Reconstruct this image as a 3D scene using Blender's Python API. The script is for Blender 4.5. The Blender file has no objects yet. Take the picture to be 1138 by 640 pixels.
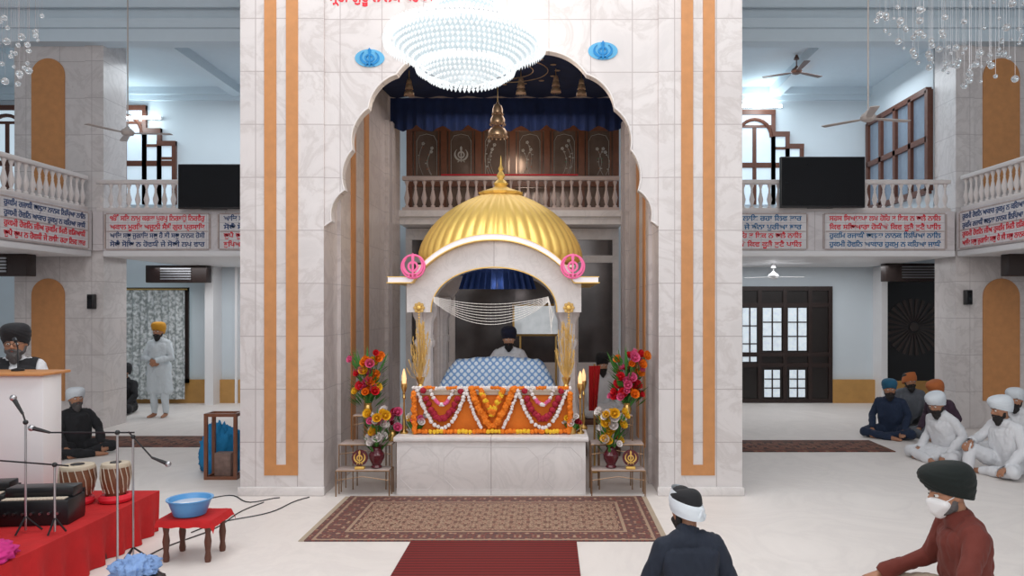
import bpy, bmesh, math, random, re
import numpy as np
from math import pi, sin, cos, radians
from mathutils import Vector, Matrix, noise, geometry
random.seed(7)
S=bpy.context.scene; COL=S.collection
S.view_settings.view_transform='Standard'
CX=-0.61

# ------------------------------------------------------------ materials
def newmat(name):
    m=bpy.data.materials.new(name); m.use_nodes=True
    nt=m.node_tree; b=nt.nodes["Principled BSDF"]
    return m,nt,b
def mat(name,color,rough=.5,metal=0,emis=0,ecol=None,var=.12,scale=6,bump=0,bscale=40,spec=.5,trans=0,sheen=0):
    m,nt,b=newmat(name)
    tc=nt.nodes.new("ShaderNodeTexCoord")
    n=nt.nodes.new("ShaderNodeTexNoise"); n.inputs["Scale"].default_value=scale; n.inputs["Detail"].default_value=5
    nt.links.new(tc.outputs["Object"],n.inputs["Vector"])
    mx=nt.nodes.new("ShaderNodeMix"); mx.data_type='RGBA'
    c=Vector(color[:3])
    mx.inputs[6].default_value=(*(c*(1-var)),1); mx.inputs[7].default_value=(*[min(1,v*(1+var)) for v in c],1)
    nt.links.new(n.outputs["Fac"],mx.inputs[0]); nt.links.new(mx.outputs[2],b.inputs["Base Color"])
    b.inputs["Roughness"].default_value=rough; b.inputs["Metallic"].default_value=metal
    b.inputs["Specular IOR Level"].default_value=spec
    b.inputs["Transmission Weight"].default_value=trans
    b.inputs["Sheen Weight"].default_value=sheen
    if emis:
        b.inputs["Emission Color"].default_value=(*(ecol or color)[:3],1); b.inputs["Emission Strength"].default_value=emis
    if bump:
        n2=nt.nodes.new("ShaderNodeTexNoise"); n2.inputs["Scale"].default_value=bscale; n2.inputs["Detail"].default_value=3
        nt.links.new(tc.outputs["Object"],n2.inputs["Vector"])
        bp=nt.nodes.new("ShaderNodeBump"); bp.inputs["Strength"].default_value=bump; bp.inputs["Distance"].default_value=.02
        nt.links.new(n2.outputs["Fac"],bp.inputs["Height"]); nt.links.new(bp.outputs[0],b.inputs["Normal"])
    return m
def marble(name,base,vein,plane='xz',bw=.62,bh=.42,grout=(.46,.41,.41),rough=.28,msize=.005,offset=0.0,vs=1.6):
    m,nt,b=newmat(name); L=nt.links
    tc=nt.nodes.new("ShaderNodeTexCoord"); sep=nt.nodes.new("ShaderNodeSeparateXYZ"); cmb=nt.nodes.new("ShaderNodeCombineXYZ")
    L.new(tc.outputs["Object"],sep.inputs[0])
    a,c={'xz':(0,2),'yz':(1,2),'xy':(0,1)}[plane]
    L.new(sep.outputs[a],cmb.inputs[0]); L.new(sep.outputs[c],cmb.inputs[1])
    n=nt.nodes.new("ShaderNodeTexNoise"); n.inputs["Scale"].default_value=vs; n.inputs["Detail"].default_value=9; n.inputs["Roughness"].default_value=.62; n.inputs["Distortion"].default_value=1.2
    L.new(tc.outputs["Object"],n.inputs["Vector"])
    r=nt.nodes.new("ShaderNodeValToRGB"); e=r.color_ramp.elements
    e[0].position=.34; e[0].color=(*[v*.93 for v in base],1); e[1].position=.45; e[1].color=(*base,1)
    x=e.new(.505); x.color=(*vein,1); x=e.new(.56); x.color=(*base,1); x=e.new(.7); x.color=(*[min(1,v*1.05) for v in base],1)
    L.new(n.outputs["Fac"],r.inputs[0])
    br=nt.nodes.new("ShaderNodeTexBrick"); br.offset=offset; br.inputs["Scale"].default_value=1
    br.inputs["Brick Width"].default_value=bw; br.inputs["Row Height"].default_value=bh; br.inputs["Mortar Size"].default_value=msize; br.inputs["Mortar Smooth"].default_value=.1
    br.inputs["Color1"].default_value=(1,1,1,1); br.inputs["Color2"].default_value=(.925,.915,.915,1); br.inputs["Mortar"].default_value=(1,1,1,1)
    L.new(cmb.outputs[0],br.inputs["Vector"])
    mu=nt.nodes.new("ShaderNodeMix"); mu.data_type='RGBA'; mu.blend_type='MULTIPLY'; mu.inputs[0].default_value=1
    L.new(r.outputs[0],mu.inputs[6]); L.new(br.outputs["Color"],mu.inputs[7])
    mx=nt.nodes.new("ShaderNodeMix"); mx.data_type='RGBA'; mx.inputs[7].default_value=(*grout,1)
    L.new(mu.outputs[2],mx.inputs[6]); L.new(br.outputs["Fac"],mx.inputs[0])
    L.new(mx.outputs[2],b.inputs["Base Color"]); b.inputs["Roughness"].default_value=rough
    return m
MB_=(.72,.685,.68); MV=(.63,.59,.58)
M=dict(
 marble_f=marble("marble_tiles_front",MB_,MV,'xz',.443,.56),
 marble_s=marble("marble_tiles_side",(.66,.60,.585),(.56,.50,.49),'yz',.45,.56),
 marble_plain=marble("marble_plain",(.78,.745,.735),(.71,.68,.67),'xz',9,9,vs=2.2),
 marble_pink=marble("marble_pink",(.52,.43,.40),(.42,.33,.31),'xz',.5,.6),
 plaster=mat("blue_white_plaster",(.66,.73,.78),.8,var=.04,scale=2),
 ceil=mat("white_ceiling",(.66,.76,.83),.9,var=.03),
 orange=mat("orange_stone",(.56,.25,.09),.45,var=.2,scale=9,bump=.05),
 dado=mat("ochre_stone",(.50,.27,.08),.5,var=.2),
 floor=marble("white_floor",(.82,.77,.735),(.78,.73,.70),'xy',30,30,rough=.55,vs=.8),
 gold=mat("polished_gold",(1.0,.68,.20),.42,.45,var=.08,scale=3),
 goldp=mat("golden_paint",(.85,.55,.15),.4,.5,var=.1),
 brass=mat("brass",(.72,.47,.16),.3,1),
 navy=mat("navy_velvet",(.003,.013,.062),.9,var=.4,bump=.3,bscale=8),
 dkwood=mat("dark_wood",(.022,.010,.008),.4,var=.4,scale=14),
 wood=mat("red_brown_wood",(.12,.042,.024),.4,var=.3,scale=12),
 wwood=mat("warm_brown_wood",(.20,.078,.042),.35,var=.3,scale=12),
 balw=mat("cream_baluster",(.74,.68,.66),.4,var=.1),
 balb=mat("cream_pink_baluster",(.56,.46,.43),.4,var=.2),
 white=mat("white_paint",(.82,.81,.82),.4,var=.03),
 black=mat("black_plastic",(.010,.010,.012),.35,var=.2),
 screen=mat("screen_glass",(.006,.006,.008),.25,var=.1,spec=.25),
 glassdark=mat("dark_mirror_glass",(.11,.10,.10),.14,.5,var=.3),
 day=mat("daylit_glass",(.45,.55,.65),.3,emis=.55,ecol=(.75,.90,1),var=.25,scale=3),
 tube=mat("tube_emitter",(1,1,1),.3,emis=10,ecol=(.85,.97,1),var=0),
 steel=mat("steel",(.50,.50,.52),.3,1,var=.05),
 red=mat("red_cloth",(.50,.010,.012),.9,var=.25,bump=.4,bscale=14),
 redt=mat("red_letter_paint",(.74,.02,.04),.6,var=.1),
 bluet=mat("blue_letter_paint",(.02,.14,.32),.6,var=.1),
 darkt=mat("dark_letter_paint",(.04,.08,.20),.6,var=.1),
 khblue=mat("glowing_blue_paint",(.0,.20,.50),.4,var=.1,emis=.08),  # faint glow put into the emblem paint
 khpink=mat("glowing_pink_paint",(.82,.14,.34),.4,var=.1,emis=.1),  # pink emblems carry a faint glow in their colour too
 skin=mat("brown_skin",(.40,.19,.11),.5,var=.12,scale=20), skinl=mat("brightened_brown_skin",(.50,.27,.17),.5,var=.1,scale=20,emis=.02),  # skinl is a lighter, faintly glowing skin copy that brightens shaded faces
 lip=mat("lips",(.30,.10,.08),.5),
 eyew=mat("eye_white",(.8,.78,.75),.3,var=.02), iris=mat("iris",(.02,.012,.01),.2),
 hairb=mat("black_hair",(.015,.012,.012),.7,bump=.6,bscale=90),
 hairg=mat("grey_beard",(.5,.49,.48),.8,bump=.6,bscale=90,var=.3),
 hairdg=mat("dark_grey_beard",(.10,.09,.09),.8,bump=.6,bscale=90,var=.5),
 leafs=mat("leaf_green",(.05,.20,.03),.5,var=.3), wheat=mat("golden_straw",(.66,.42,.13),.6,var=.25),
 crystal=mat("lit_crystal",(.78,.84,.86),.08,.2,emis=.62,ecol=(.92,.98,1),var=.7,scale=60),
 liner=mat("added_glow_liner",(.42,.48,.50),.5,emis=.42,ecol=(.82,.94,1),var=.5,scale=30),  # glowing surface added to make the chandelier look solid white
 ball=mat("clear_glass_ball",(.85,.88,.9),.03,0,trans=.85,var=.05),
 maroon=mat("maroon_glaze",(.10,.012,.02),.2,var=.2),
 led=mat("glowing_white_cornice",(.86,.83,.86),.5,emis=.10,ecol=(1,.95,1),var=.03),  # LED light on the cornice put in as its own faint glow
 bluebowl=mat("blue_enamel",(.10,.33,.66),.3,var=.05),
 tealcloth=mat("bright_blue_cloth",(.01,.22,.48),.8,bump=.5,bscale=14,var=.2),
 pinkcloth=mat("magenta_cloth",(.55,.02,.20),.85,bump=.5,bscale=14,var=.2),
 peri=mat("periwinkle_cloth",(.22,.36,.66),.8,bump=.8,bscale=30,var=.35),
 inl=mat("grey_inlay",(.66,.62,.62),.5),
 royal=mat("royal_blue_cloth",(.005,.03,.14),.8,bump=.3,bscale=10),
 beads=mat("cream_bead_string",(.84,.80,.76),.5,var=.12),
 paleglass=mat("painted_reflection_glass",(.7,.75,.78),.15,.6,emis=.30,var=.6,scale=9),  # bright reflection put into the glass as pale mottling and glow
 winb=mat("bluish_window_glass",(.14,.18,.23),.15,emis=.07,ecol=(.6,.75,1),var=.2),
 day2=mat("dim_daylit_glass",(.4,.5,.5),.4,emis=.35,ecol=(.7,.8,.8),var=.3),
 doorglass=mat("dark_door_glass",(.014,.010,.009),.3,var=.3),
 day3=mat("frosted_white_pane",(.5,.58,.64),.5,emis=.42,ecol=(.85,.93,1),var=.5,scale=14),
 fanm=mat("beige_enamel",(.52,.46,.43),.4,var=.05), fanb=mat("brown_enamel",(.13,.06,.04),.4,var=.1),
 chh=mat("rosy_gold_metal",(.55,.38,.24),.35,.8),
 led2=mat("warm_lamp_glass",(.9,.6,.3),.4,emis=.8,ecol=(1,.55,.25)),
 sunw=mat("dark_brown_slats",(.045,.030,.026),.35,var=.3),
 fringe=mat("cream_fringe",(.52,.42,.32),.9),
)
def cl(name,c,var=.15): return mat(name,c,.85,var=var,scale=5,bump=.35,bscale=11,sheen=.05)

def tex_mat(name,builder,rough=.8):
    m,nt,b=newmat(name); b.inputs["Roughness"].default_value=rough
    builder(nt,b); return m
def mathn(nt,op,a,b=None):
    n=nt.nodes.new("ShaderNodeMath"); n.operation=op
    for i,v in enumerate((a,b)):
        if v is None: continue
        if isinstance(v,(int,float)): n.inputs[i].default_value=v
        else: nt.links.new(v,n.inputs[i])
    return n.outputs[0]
def ramp(nt,fac,stops,const=True):
    r=nt.nodes.new("ShaderNodeValToRGB"); 
    if const: r.color_ramp.interpolation='CONSTANT'
    e=r.color_ramp.elements
    while len(e)>1: e.remove(e[-1])
    e[0].position=stops[0][0]; e[0].color=(*stops[0][1],1)
    for p,c in stops[1:]:
        x=e.new(p); x.color=(*c,1)
    nt.links.new(fac,r.inputs[0]); return r.outputs[0]
def rug_builder(hw,hd,fieldc,fieldd,bordc,bordd,band=.30,fr=38):
    def f(nt,b):
        tc=nt.nodes.new("ShaderNodeTexCoord"); sp=nt.nodes.new("ShaderNodeSeparateXYZ"); nt.links.new(tc.outputs["Object"],sp.inputs[0])
        ax=mathn(nt,'ABSOLUTE',sp.outputs[0]); ay=mathn(nt,'ABSOLUTE',sp.outputs[1])
        d=mathn(nt,'MINIMUM',mathn(nt,'SUBTRACT',hw,ax),mathn(nt,'SUBTRACT',hd,ay))
        s1=mathn(nt,'SINE',mathn(nt,'MULTIPLY',sp.outputs[0],fr)); s2=mathn(nt,'SINE',mathn(nt,'MULTIPLY',sp.outputs[1],fr))
        m1=mathn(nt,'MULTIPLY',s1,s2)
        s3=mathn(nt,'SINE',mathn(nt,'MULTIPLY',mathn(nt,'ADD',sp.outputs[0],sp.outputs[1]),fr*1.6)); s4=mathn(nt,'SINE',mathn(nt,'MULTIPLY',mathn(nt,'SUBTRACT',sp.outputs[0],sp.outputs[1]),fr*1.6))
        m2=mathn(nt,'MULTIPLY',s3,s4)
        pat=mathn(nt,'ADD',mathn(nt,'MULTIPLY',m1,.6),mathn(nt,'MULTIPLY',m2,.5))
        vo=nt.nodes.new("ShaderNodeTexVoronoi"); vo.inputs["Scale"].default_value=fr*.58; nt.links.new(tc.outputs["Object"],vo.inputs["Vector"])
        pat=mathn(nt,'ADD',pat,mathn(nt,'MULTIPLY',vo.outputs["Distance"],.5))
        p01=mathn(nt,'ADD',mathn(nt,'MULTIPLY',pat,.5),.4)
        field=ramp(nt,p01,[(0,fieldd),(.40,fieldc),(.60,bordc),(.72,fieldc)])
        bord=ramp(nt,p01,[(0,fieldc),(.27,bordc),(.5,bordd),(.68,fieldd)])
        k=max(hw,hd)
        sel=ramp(nt,mathn(nt,'DIVIDE',d,k),[(0,(0,0,0)),(band/k,(1,1,1))])
        mx=nt.nodes.new("ShaderNodeMix"); mx.data_type='RGBA'; nt.links.new(sel,mx.inputs[0]); nt.links.new(bord,mx.inputs[6]); nt.links.new(field,mx.inputs[7])
        ln=ramp(nt,mathn(nt,'DIVIDE',d,k),[(0,(0,0,0)),(.02/k,(1,1,1)),(.045/k,(0,0,0)),((band-.06)/k,(1,1,1)),((band-.03)/k,(0,0,0))])
        m2x=nt.nodes.new("ShaderNodeMix"); m2x.data_type='RGBA'; nt.links.new(ln,m2x.inputs[0]); nt.links.new(mx.outputs[2],m2x.inputs[6]); m2x.inputs[7].default_value=(*fieldc,1)
        nt.links.new(m2x.outputs[2],b.inputs["Base Color"])
    return f
def stripe_builder(axis,freq,c1,c2):
    def f(nt,b):
        tc=nt.nodes.new("ShaderNodeTexCoord"); sp=nt.nodes.new("ShaderNodeSeparateXYZ"); nt.links.new(tc.outputs["Object"],sp.inputs[0])
        s=mathn(nt,'SINE',mathn(nt,'MULTIPLY',sp.outputs[axis],freq))
        nt.links.new(ramp(nt,mathn(nt,'ADD',mathn(nt,'MULTIPLY',s,.5),.5),[(0,c1),(1,c2)],False),b.inputs["Base Color"])
    return f
def diamond_builder(f1,c1,c2,c3,ax=(0,2)):
    def f(nt,b):
        tc=nt.nodes.new("ShaderNodeTexCoord"); sp=nt.nodes.new("ShaderNodeSeparateXYZ"); nt.links.new(tc.outputs["Object"],sp.inputs[0])
        u=sp.outputs[ax[0]]; v=sp.outputs[ax[1]]
        s=mathn(nt,'MULTIPLY',mathn(nt,'SINE',mathn(nt,'MULTIPLY',mathn(nt,'ADD',u,v),f1)),mathn(nt,'SINE',mathn(nt,'MULTIPLY',mathn(nt,'SUBTRACT',u,v),f1)))
        nt.links.new(ramp(nt,mathn(nt,'ADD',mathn(nt,'MULTIPLY',s,.5),.5),[(0,c1),(.30,c2),(.62,c3),(.78,c1)]),b.inputs["Base Color"])
    return f

# ------------------------------------------------------------ geometry helpers
class MB:
    def __init__(s): s.v=[]; s.f=[]; s.m=[]
    def add(s,vs,fs,m=0):
        o=len(s.v); s.v+= [tuple(v) for v in vs]
        for f in fs: s.f.append([i+o for i in f]); s.m.append(m)
        return s
    def box(s,x0,x1,y0,y1,z0,z1,m=0):
        return s.add([(x,y,z) for x in (x0,x1) for y in (y0,y1) for z in (z0,z1)],
          [(0,1,3,2),(4,6,7,5),(0,4,5,1),(2,3,7,6),(0,2,6,4),(1,5,7,3)],m)
    def rbox(s,x0,x1,y0,y1,z0,z1,r=.01,m=0):
        bm=bmesh.new(); bmesh.ops.create_cube(bm,size=1)
        for v in bm.verts: v.co=Vector(((x0+x1)/2+v.co.x*(x1-x0),(y0+y1)/2+v.co.y*(y1-y0),(z0+z1)/2+v.co.z*(z1-z0)))
        bmesh.ops.bevel(bm,geom=bm.edges[:],offset=r,segments=2,affect='EDGES',profile=.5)
        bm.verts.index_update(); s.add([v.co.copy() for v in bm.verts],[[v.index for v in f.verts] for f in bm.faces],m); bm.free(); return s
    def lathe(s,prof,n=24,c=(0,0,0),m=0,rib=None,axis='z'):
        vs=[];fs=[]
        for r,z in prof:
            for i in range(n):
                a=2*pi*i/n; rr=r*(rib(a,z) if rib else 1)
                p=(rr*cos(a),rr*sin(a),z)
                if axis=='y': p=(p[0],p[2],p[1])
                vs.append((p[0]+c[0],p[1]+c[1],p[2]+c[2]))
        for j in range(len(prof)-1):
            for i in range(n):
                k=(i+1)%n; fs.append((j*n+i,j*n+k,(j+1)*n+k,(j+1)*n+i))
        fs.append(tuple(range(n-1,-1,-1))); fs.append(tuple((len(prof)-1)*n+i for i in range(n)))
        return s.add(vs,fs,m)
    def tube(s,pts,r,n=8,m=0,closed=False):
        pts=[Vector(p) for p in pts]; N=len(pts); vs=[];fs=[]
        up=Vector((0,0,1)); prev=None
        for i,p in enumerate(pts):
            if closed: t=(pts[(i+1)%N]-pts[i-1])
            else: t=(pts[min(i+1,N-1)]-pts[max(i-1,0)])
            t.normalize()
            if prev is None:
                a=t.cross(up); 
                if a.length<.1: a=t.cross(Vector((0,1,0)))
            else: a=prev-t*prev.dot(t)
            a.normalize(); prev=a; b=t.cross(a)
            rr=r[i] if isinstance(r,(list,tuple)) else r
            for k in range(n):
                an=2*pi*k/n; vs.append(p+(a*cos(an)+b*sin(an))*rr)
        for j in range(N if closed else N-1):
            j2=(j+1)%N
            for k in range(n):
                k2=(k+1)%n; fs.append((j*n+k,j*n+k2,j2*n+k2,j2*n+k))
        if not closed: fs.append(tuple(range(n-1,-1,-1))); fs.append(tuple((N-1)*n+i for i in range(n)))
        return s.add(vs,fs,m)
    def sphere(s,c,r,m=0,u=10,v=7):
        r=r if isinstance(r,(tuple,list)) else (r,r,r)
        vs=[(c[0],c[1],c[2]-r[2])]
        for j in range(1,v):
            a=-pi/2+pi*j/v
            for i in range(u):
                b=2*pi*i/u; vs.append((c[0]+r[0]*cos(a)*cos(b),c[1]+r[1]*cos(a)*sin(b),c[2]+r[2]*sin(a)))
        vs.append((c[0],c[1],c[2]+r[2])); fs=[]
        for i in range(u):
            k=(i+1)%u; fs.append((0,1+k,1+i)); e=1+(v-2)*u; fs.append((e+i,e+k,len(vs)-1))
        for j in range(v-2):
            for i in range(u):
                k=(i+1)%u; fs.append((1+j*u+i,1+j*u+k,1+(j+1)*u+k,1+(j+1)*u+i))
        return s.add(vs,fs,m)
    def prism(s,pts,d0,d1,m=0,plane='xz'):
        n=len(pts)
        def P(p,d): return {'xz':(p[0],d,p[1]),'xy':(p[0],p[1],d),'yz':(d,p[0],p[1])}[plane]
        tris=geometry.tessellate_polygon([[Vector((p[0],p[1],0)) for p in pts]])
        vs=[P(p,d0) for p in pts]+[P(p,d1) for p in pts]
        fs=[tuple(t) for t in tris]+[tuple(i+n for i in reversed(t)) for t in tris]
        fs+=[(i,(i+1)%n,(i+1)%n+n,i+n) for i in range(n)]
        return s.add(vs,fs,m)
    def octa(s,c,r,h,m=0):
        x,y,z=c
        return s.add([(x+r,y,z),(x,y+r,z),(x-r,y,z),(x,y-r,z),(x,y,z+h*.5),(x,y,z-h)],[(0,1,4),(1,2,4),(2,3,4),(3,0,4),(1,0,5),(2,1,5),(3,2,5),(0,3,5)],m)
    def build(s,name,mats,parent=None,loc=(0,0,0),smooth=.6,rot=0):
        me=bpy.data.meshes.new(name); me.from_pydata(s.v,[],s.f)
        if not isinstance(mats,(list,tuple)): mats=[mats]
        for m in mats: me.materials.append(M[m] if isinstance(m,str) else m)
        me.polygons.foreach_set("material_index",s.m)
        bm=bmesh.new(); bm.from_mesh(me); bmesh.ops.recalc_face_normals(bm,faces=bm.faces); bm.to_mesh(me); bm.free()
        if smooth: 
            me.polygons.foreach_set("use_smooth",[True]*len(me.polygons)); me.set_sharp_from_angle(angle=smooth)
        me.update()
        o=bpy.data.objects.new(name,me); COL.objects.link(o); o.location=loc; o.rotation_euler=(0,0,rot)
        if parent: o.parent=parent
        return o
def tag(o,label,cat,group=None,kind=None):
    o["label"]=label; o["category"]=cat
    if group: o["group"]=group
    if kind: o["kind"]=kind
    return o
def E(name,loc,label,cat,group=None,rot=0):
    o=bpy.data.objects.new(name,None); o.empty_display_size=.1; COL.objects.link(o); o.location=loc; o.rotation_euler=(0,0,rot)
    return tag(o,label,cat,group)
def struct(o): o["kind"]="structure"; return o
def gur(s): return re.sub("(.)\u0A3F","\u0A3F\\1",s)
def text_obj(name,body,w,h,loc,rot,matn,parent=None,depth=.004,bold=.024):
    cu=bpy.data.curves.new(name,"FONT"); cu.body=gur(body); cu.size=h; cu.align_x='CENTER'; cu.extrude=depth/2; cu.offset=h*bold
    t=bpy.data.objects.new("tmp",cu); COL.objects.link(t)
    dg=bpy.context.evaluated_depsgraph_get(); me=bpy.data.meshes.new_from_object(t.evaluated_get(dg)); bpy.data.objects.remove(t)
    xs=[v.co.x for v in me.vertices]; ww=max(xs)-min(xs); k=w/ww; mid=(max(xs)+min(xs))/2
    for v in me.vertices: v.co.x=(v.co.x-mid)*k
    me.materials.clear(); me.materials.append(M[matn])
    o=bpy.data.objects.new(name,me); COL.objects.link(o); o.location=loc; o.rotation_euler=rot
    if parent: o.parent=parent
    return o

# ------------------------------------------------------------ camera
cam=bpy.data.cameras.new("camera"); co=bpy.data.objects.new("camera",cam); COL.objects.link(co)
co.location=(0,0,2); co.rotation_euler=(pi/2,0,0); cam.sensor_width=36; cam.lens=820/1138*36
cam.shift_x=-41/1138; cam.shift_y=20/1138; S.camera=co

# ------------------------------------------------------------ shell
struct(MB().box(-12,11.5,-2,15.6,-.1,0).build("floor","floor",smooth=0))
struct(MB().box(-12,11.5,15.3,15.5,0,7.5).build("wall_back","plaster",smooth=0))
struct(MB().box(-12.2,-12,-2,15.5,0,7.5).build("wall_left","plaster",smooth=0))
struct(MB().box(11.5,11.7,-2,15.5,0,7.5).build("wall_right","plaster",smooth=0))
struct(MB().box(-12,11.5,-2,15.5,7.5,7.6).build("ceiling","ceil",smooth=0))
g=MB().box(-12,-3.27,12.0,15.3,6.5,6.62).box(2.05,11.5,12.0,15.3,6.5,6.62)
for x0,x1 in ((-12,-3.27),(2.05,11.5)):
    g.box(x0,x1,11.85,12.15,6.25,7.5); g.box(x0,x1,11.78,11.85,6.45,6.6).box(x0,x1,11.72,11.78,6.75,6.95)
    g.box(x0,x1,15.15,15.3,6.36,6.5).box(x0,x1,15.22,15.3,6.25,6.36)
    for xb in (x0+2.6,x0+5.6): g.box(xb-.12,xb+.12,12.15,15.3,6.32,6.5)
struct(g.build("ceiling","ceil",smooth=0))
for nm,x0,x1 in (("wall_shrine_left",CX-2.654,CX-1.77),("wall_shrine_right",CX+1.77,CX+2.654)):
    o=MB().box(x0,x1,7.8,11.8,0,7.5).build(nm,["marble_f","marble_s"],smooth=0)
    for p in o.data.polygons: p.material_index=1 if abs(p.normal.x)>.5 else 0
    struct(o)
    sgn=1 if x0>CX else -1
    a0=(-3.006 if sgn<0 else 1.398); a1=a0+.355; zb=.212
    t=MB().box(a0,a0+.125,7.788,7.8,zb,7.5).box(a1-.125,a1,7.788,7.8,zb,7.5).box(a0+.125,a1-.125,7.788,7.8,zb,zb+.11)
    struct(t.build("trim_1","orange",smooth=0))
    xi=x1 if sgn<0 else x0
    def inn(a,y0,y1,z0,z1,mm): mm.box(min(xi,xi-sgn*a),max(xi,xi-sgn*a),y0,y1,z0,z1)
    mm=MB(); inn(.012,8.86,9.06,.3,4.6,mm); inn(.012,9.5,9.72,.3,4.6,mm); struct(mm.build("trim_2","orange",smooth=0))
    mm=MB(); inn(.05,10.7,11.1,0,4.7,mm); inn(.09,10.8,11.0,0,4.7,mm); inn(.04,8.3,8.42,0,5.1,mm); struct(mm.build("trim_3","marble_s",smooth=0))
    struct(MB().rbox(x0-.015,x1+.015,7.76,7.81,0,.09,.008).build("baseboard_shrine","marble_plain"))
def lobes(cs,bulge,seg=12):
    out=[]
    for (a,b),bu in zip(zip(cs[:-1],cs[1:]),bulge):
        a=Vector(a); b=Vector(b); mid=(a+b)/2; ch=(b-a); L=ch.length; nrm=Vector((ch.y,-ch.x)).normalized()
        if nrm.dot(mid-Vector((0,3.2)))<0: nrm=-nrm
        if nrm.x<0 and mid.x>1.2: nrm=-nrm
        h=bu*L; R=(L*L/4+h*h)/(2*h); c=mid+nrm*(h-R)
        a0=math.atan2((a-c).y,(a-c).x); a1=math.atan2((b-c).y,(b-c).x); d=(a1-a0+pi)%(2*pi)-pi
        out+=[(c.x+R*cos(a0+d*i/seg),c.y+R*sin(a0+d*i/seg)) for i in range(seg)]
    out.append(cs[-1]); return out
cs=[(0,4.84),(.58,4.71),(1.01,4.46),(1.31,4.10),(1.48,3.66),(1.56,3.23),(1.70,2.90),(1.77,2.85)]
half=lobes(cs,[.04,.12,.15,.15,.14,.16,.02])
half=[(min(x,1.768) if z>2.855 else x,z) for x,z in half]
arch=[(-x,z) for x,z in reversed(half)]+half[1:]
poly=[(-1.77,7.5)]+arch+[(1.77,7.5)]
struct(MB().prism([(x+CX,z) for x,z in poly],7.83,7.97).build("wall_shrine_arch","marble_f",smooth=0))
struct(MB().tube([(x+CX,7.828,z) for x,z in arch],.009,8).build("trim_4","marble_plain"))
tx=text_obj("lettering","ਸ਼੍ਰੀ ਗੁਰੂ ਨਾਨਕ ਦਰਬਾਰ ਸਾਹਿਬ",1.5,.17,(-1.58,7.829,5.228),(pi/2,0,0),"redt")
tag(tx,"red painted Gurmukhi lettering above the marble arch","lettering")
def khanda(m,s,c=(0,0),y0=-.01,y1=0,mi=0):
    cx,cz=c
    def T(pts): return [(cx+x*s,cz+z*s) for x,z in pts]
    n=28; ring_o=[(.38*cos(2*pi*i/n),.38*sin(2*pi*i/n)) for i in range(n+1)]; ring_i=[(.24*cos(2*pi*i/n),.24*sin(2*pi*i/n)) for i in range(n,-1,-1)]
    for i in range(n):
        q=T([ring_o[i],ring_o[i+1],ring_i[n-i-1],ring_i[n-i]]); m.prism(q,y0,y1,mi)
    m.prism(T([(0,.95),(.12,.75),(.07,.3),(.06,-.45),(.12,-.55),(.06,-.6),(.07,-.72),(0,-.78),(-.07,-.72),(-.06,-.6),(-.12,-.55),(-.06,-.45),(-.07,.3),(-.12,.75)]),y0*1.2,y1,mi)
    for sg in (1,-1):
        o=[];i_=[]
        for k in range(15):
            a=radians(-105+160*k/14); o.append((sg*(.02+.72*cos(a)),.02+.68*sin(a)))
            w=.17*sin(pi*min(1,(k+2)/16.))+.02
            i_.append((sg*(.02+(.72-w)*cos(a)),.02+(.68-w)*sin(a)))
        for k in range(14): m.prism(T([o[k],o[k+1],i_[k+1],i_[k]]),y0,y1,mi)
        m.prism(T([(sg*.12,-.62),(sg*.34,-.80),(sg*.40,-.74),(sg*.2,-.55)]),y0,y1,mi)
    return m
lite=mat("sky_blue_enamel",(.10,.40,.66),.4,var=.05)
for x,z in ((-1.90,4.628),(.573,4.704)):
    m=MB(); m.prism([(.14*cos(2*pi*i/32),.105*sin(2*pi*i/32)) for i in range(32)],-.008,.0,1)
    khanda(m,.125,(0,0),-.018,-.008,0)
    q=tag(m.build("khanda_emblem",["khblue",lite],loc=(x,7.829,z),smooth=0),"blue oval khanda emblem mounted on marble above the arch","emblem","khanda emblems above the arch"); q.scale=(1.12,1,.9)
struct(MB().box(CX-1.78,CX+1.78,12.6,12.8,0,7.5).build("wall_alcove_back","marble_pink",smooth=0))
struct(MB().box(CX-1.77,CX+1.77,11.75,12.6,3.3,3.52).box(CX-1.77,CX+1.77,11.70,11.75,3.42,3.52).build("trim_6","marble_plain",smooth=0))
struct(MB().box(CX-1.77,CX+1.77,8.3,11.0,5.18,5.24).build("ceiling","ceil",smooth=0))
th=E("glass_partition",(CX,12.3,0),"mirrored glass partition framed in marble behind the canopy","partition")
m=MB()
for x in (-1.72,-1.0,1.05,1.72): m.box(x-.05,x+.05,-.04,.04,0,3.29)
m.box(-1.76,1.76,-.05,.05,2.72,2.84).box(-1.76,1.76,-.05,.05,3.1,3.29).box(-1.76,1.76,-.05,.05,0,1.06)
m.build("frame","marble_plain",th,smooth=0)
MB().box(-1.75,1.75,0,.01,.02,3.28).build("glass_pane","glassdark",th,smooth=0)
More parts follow.
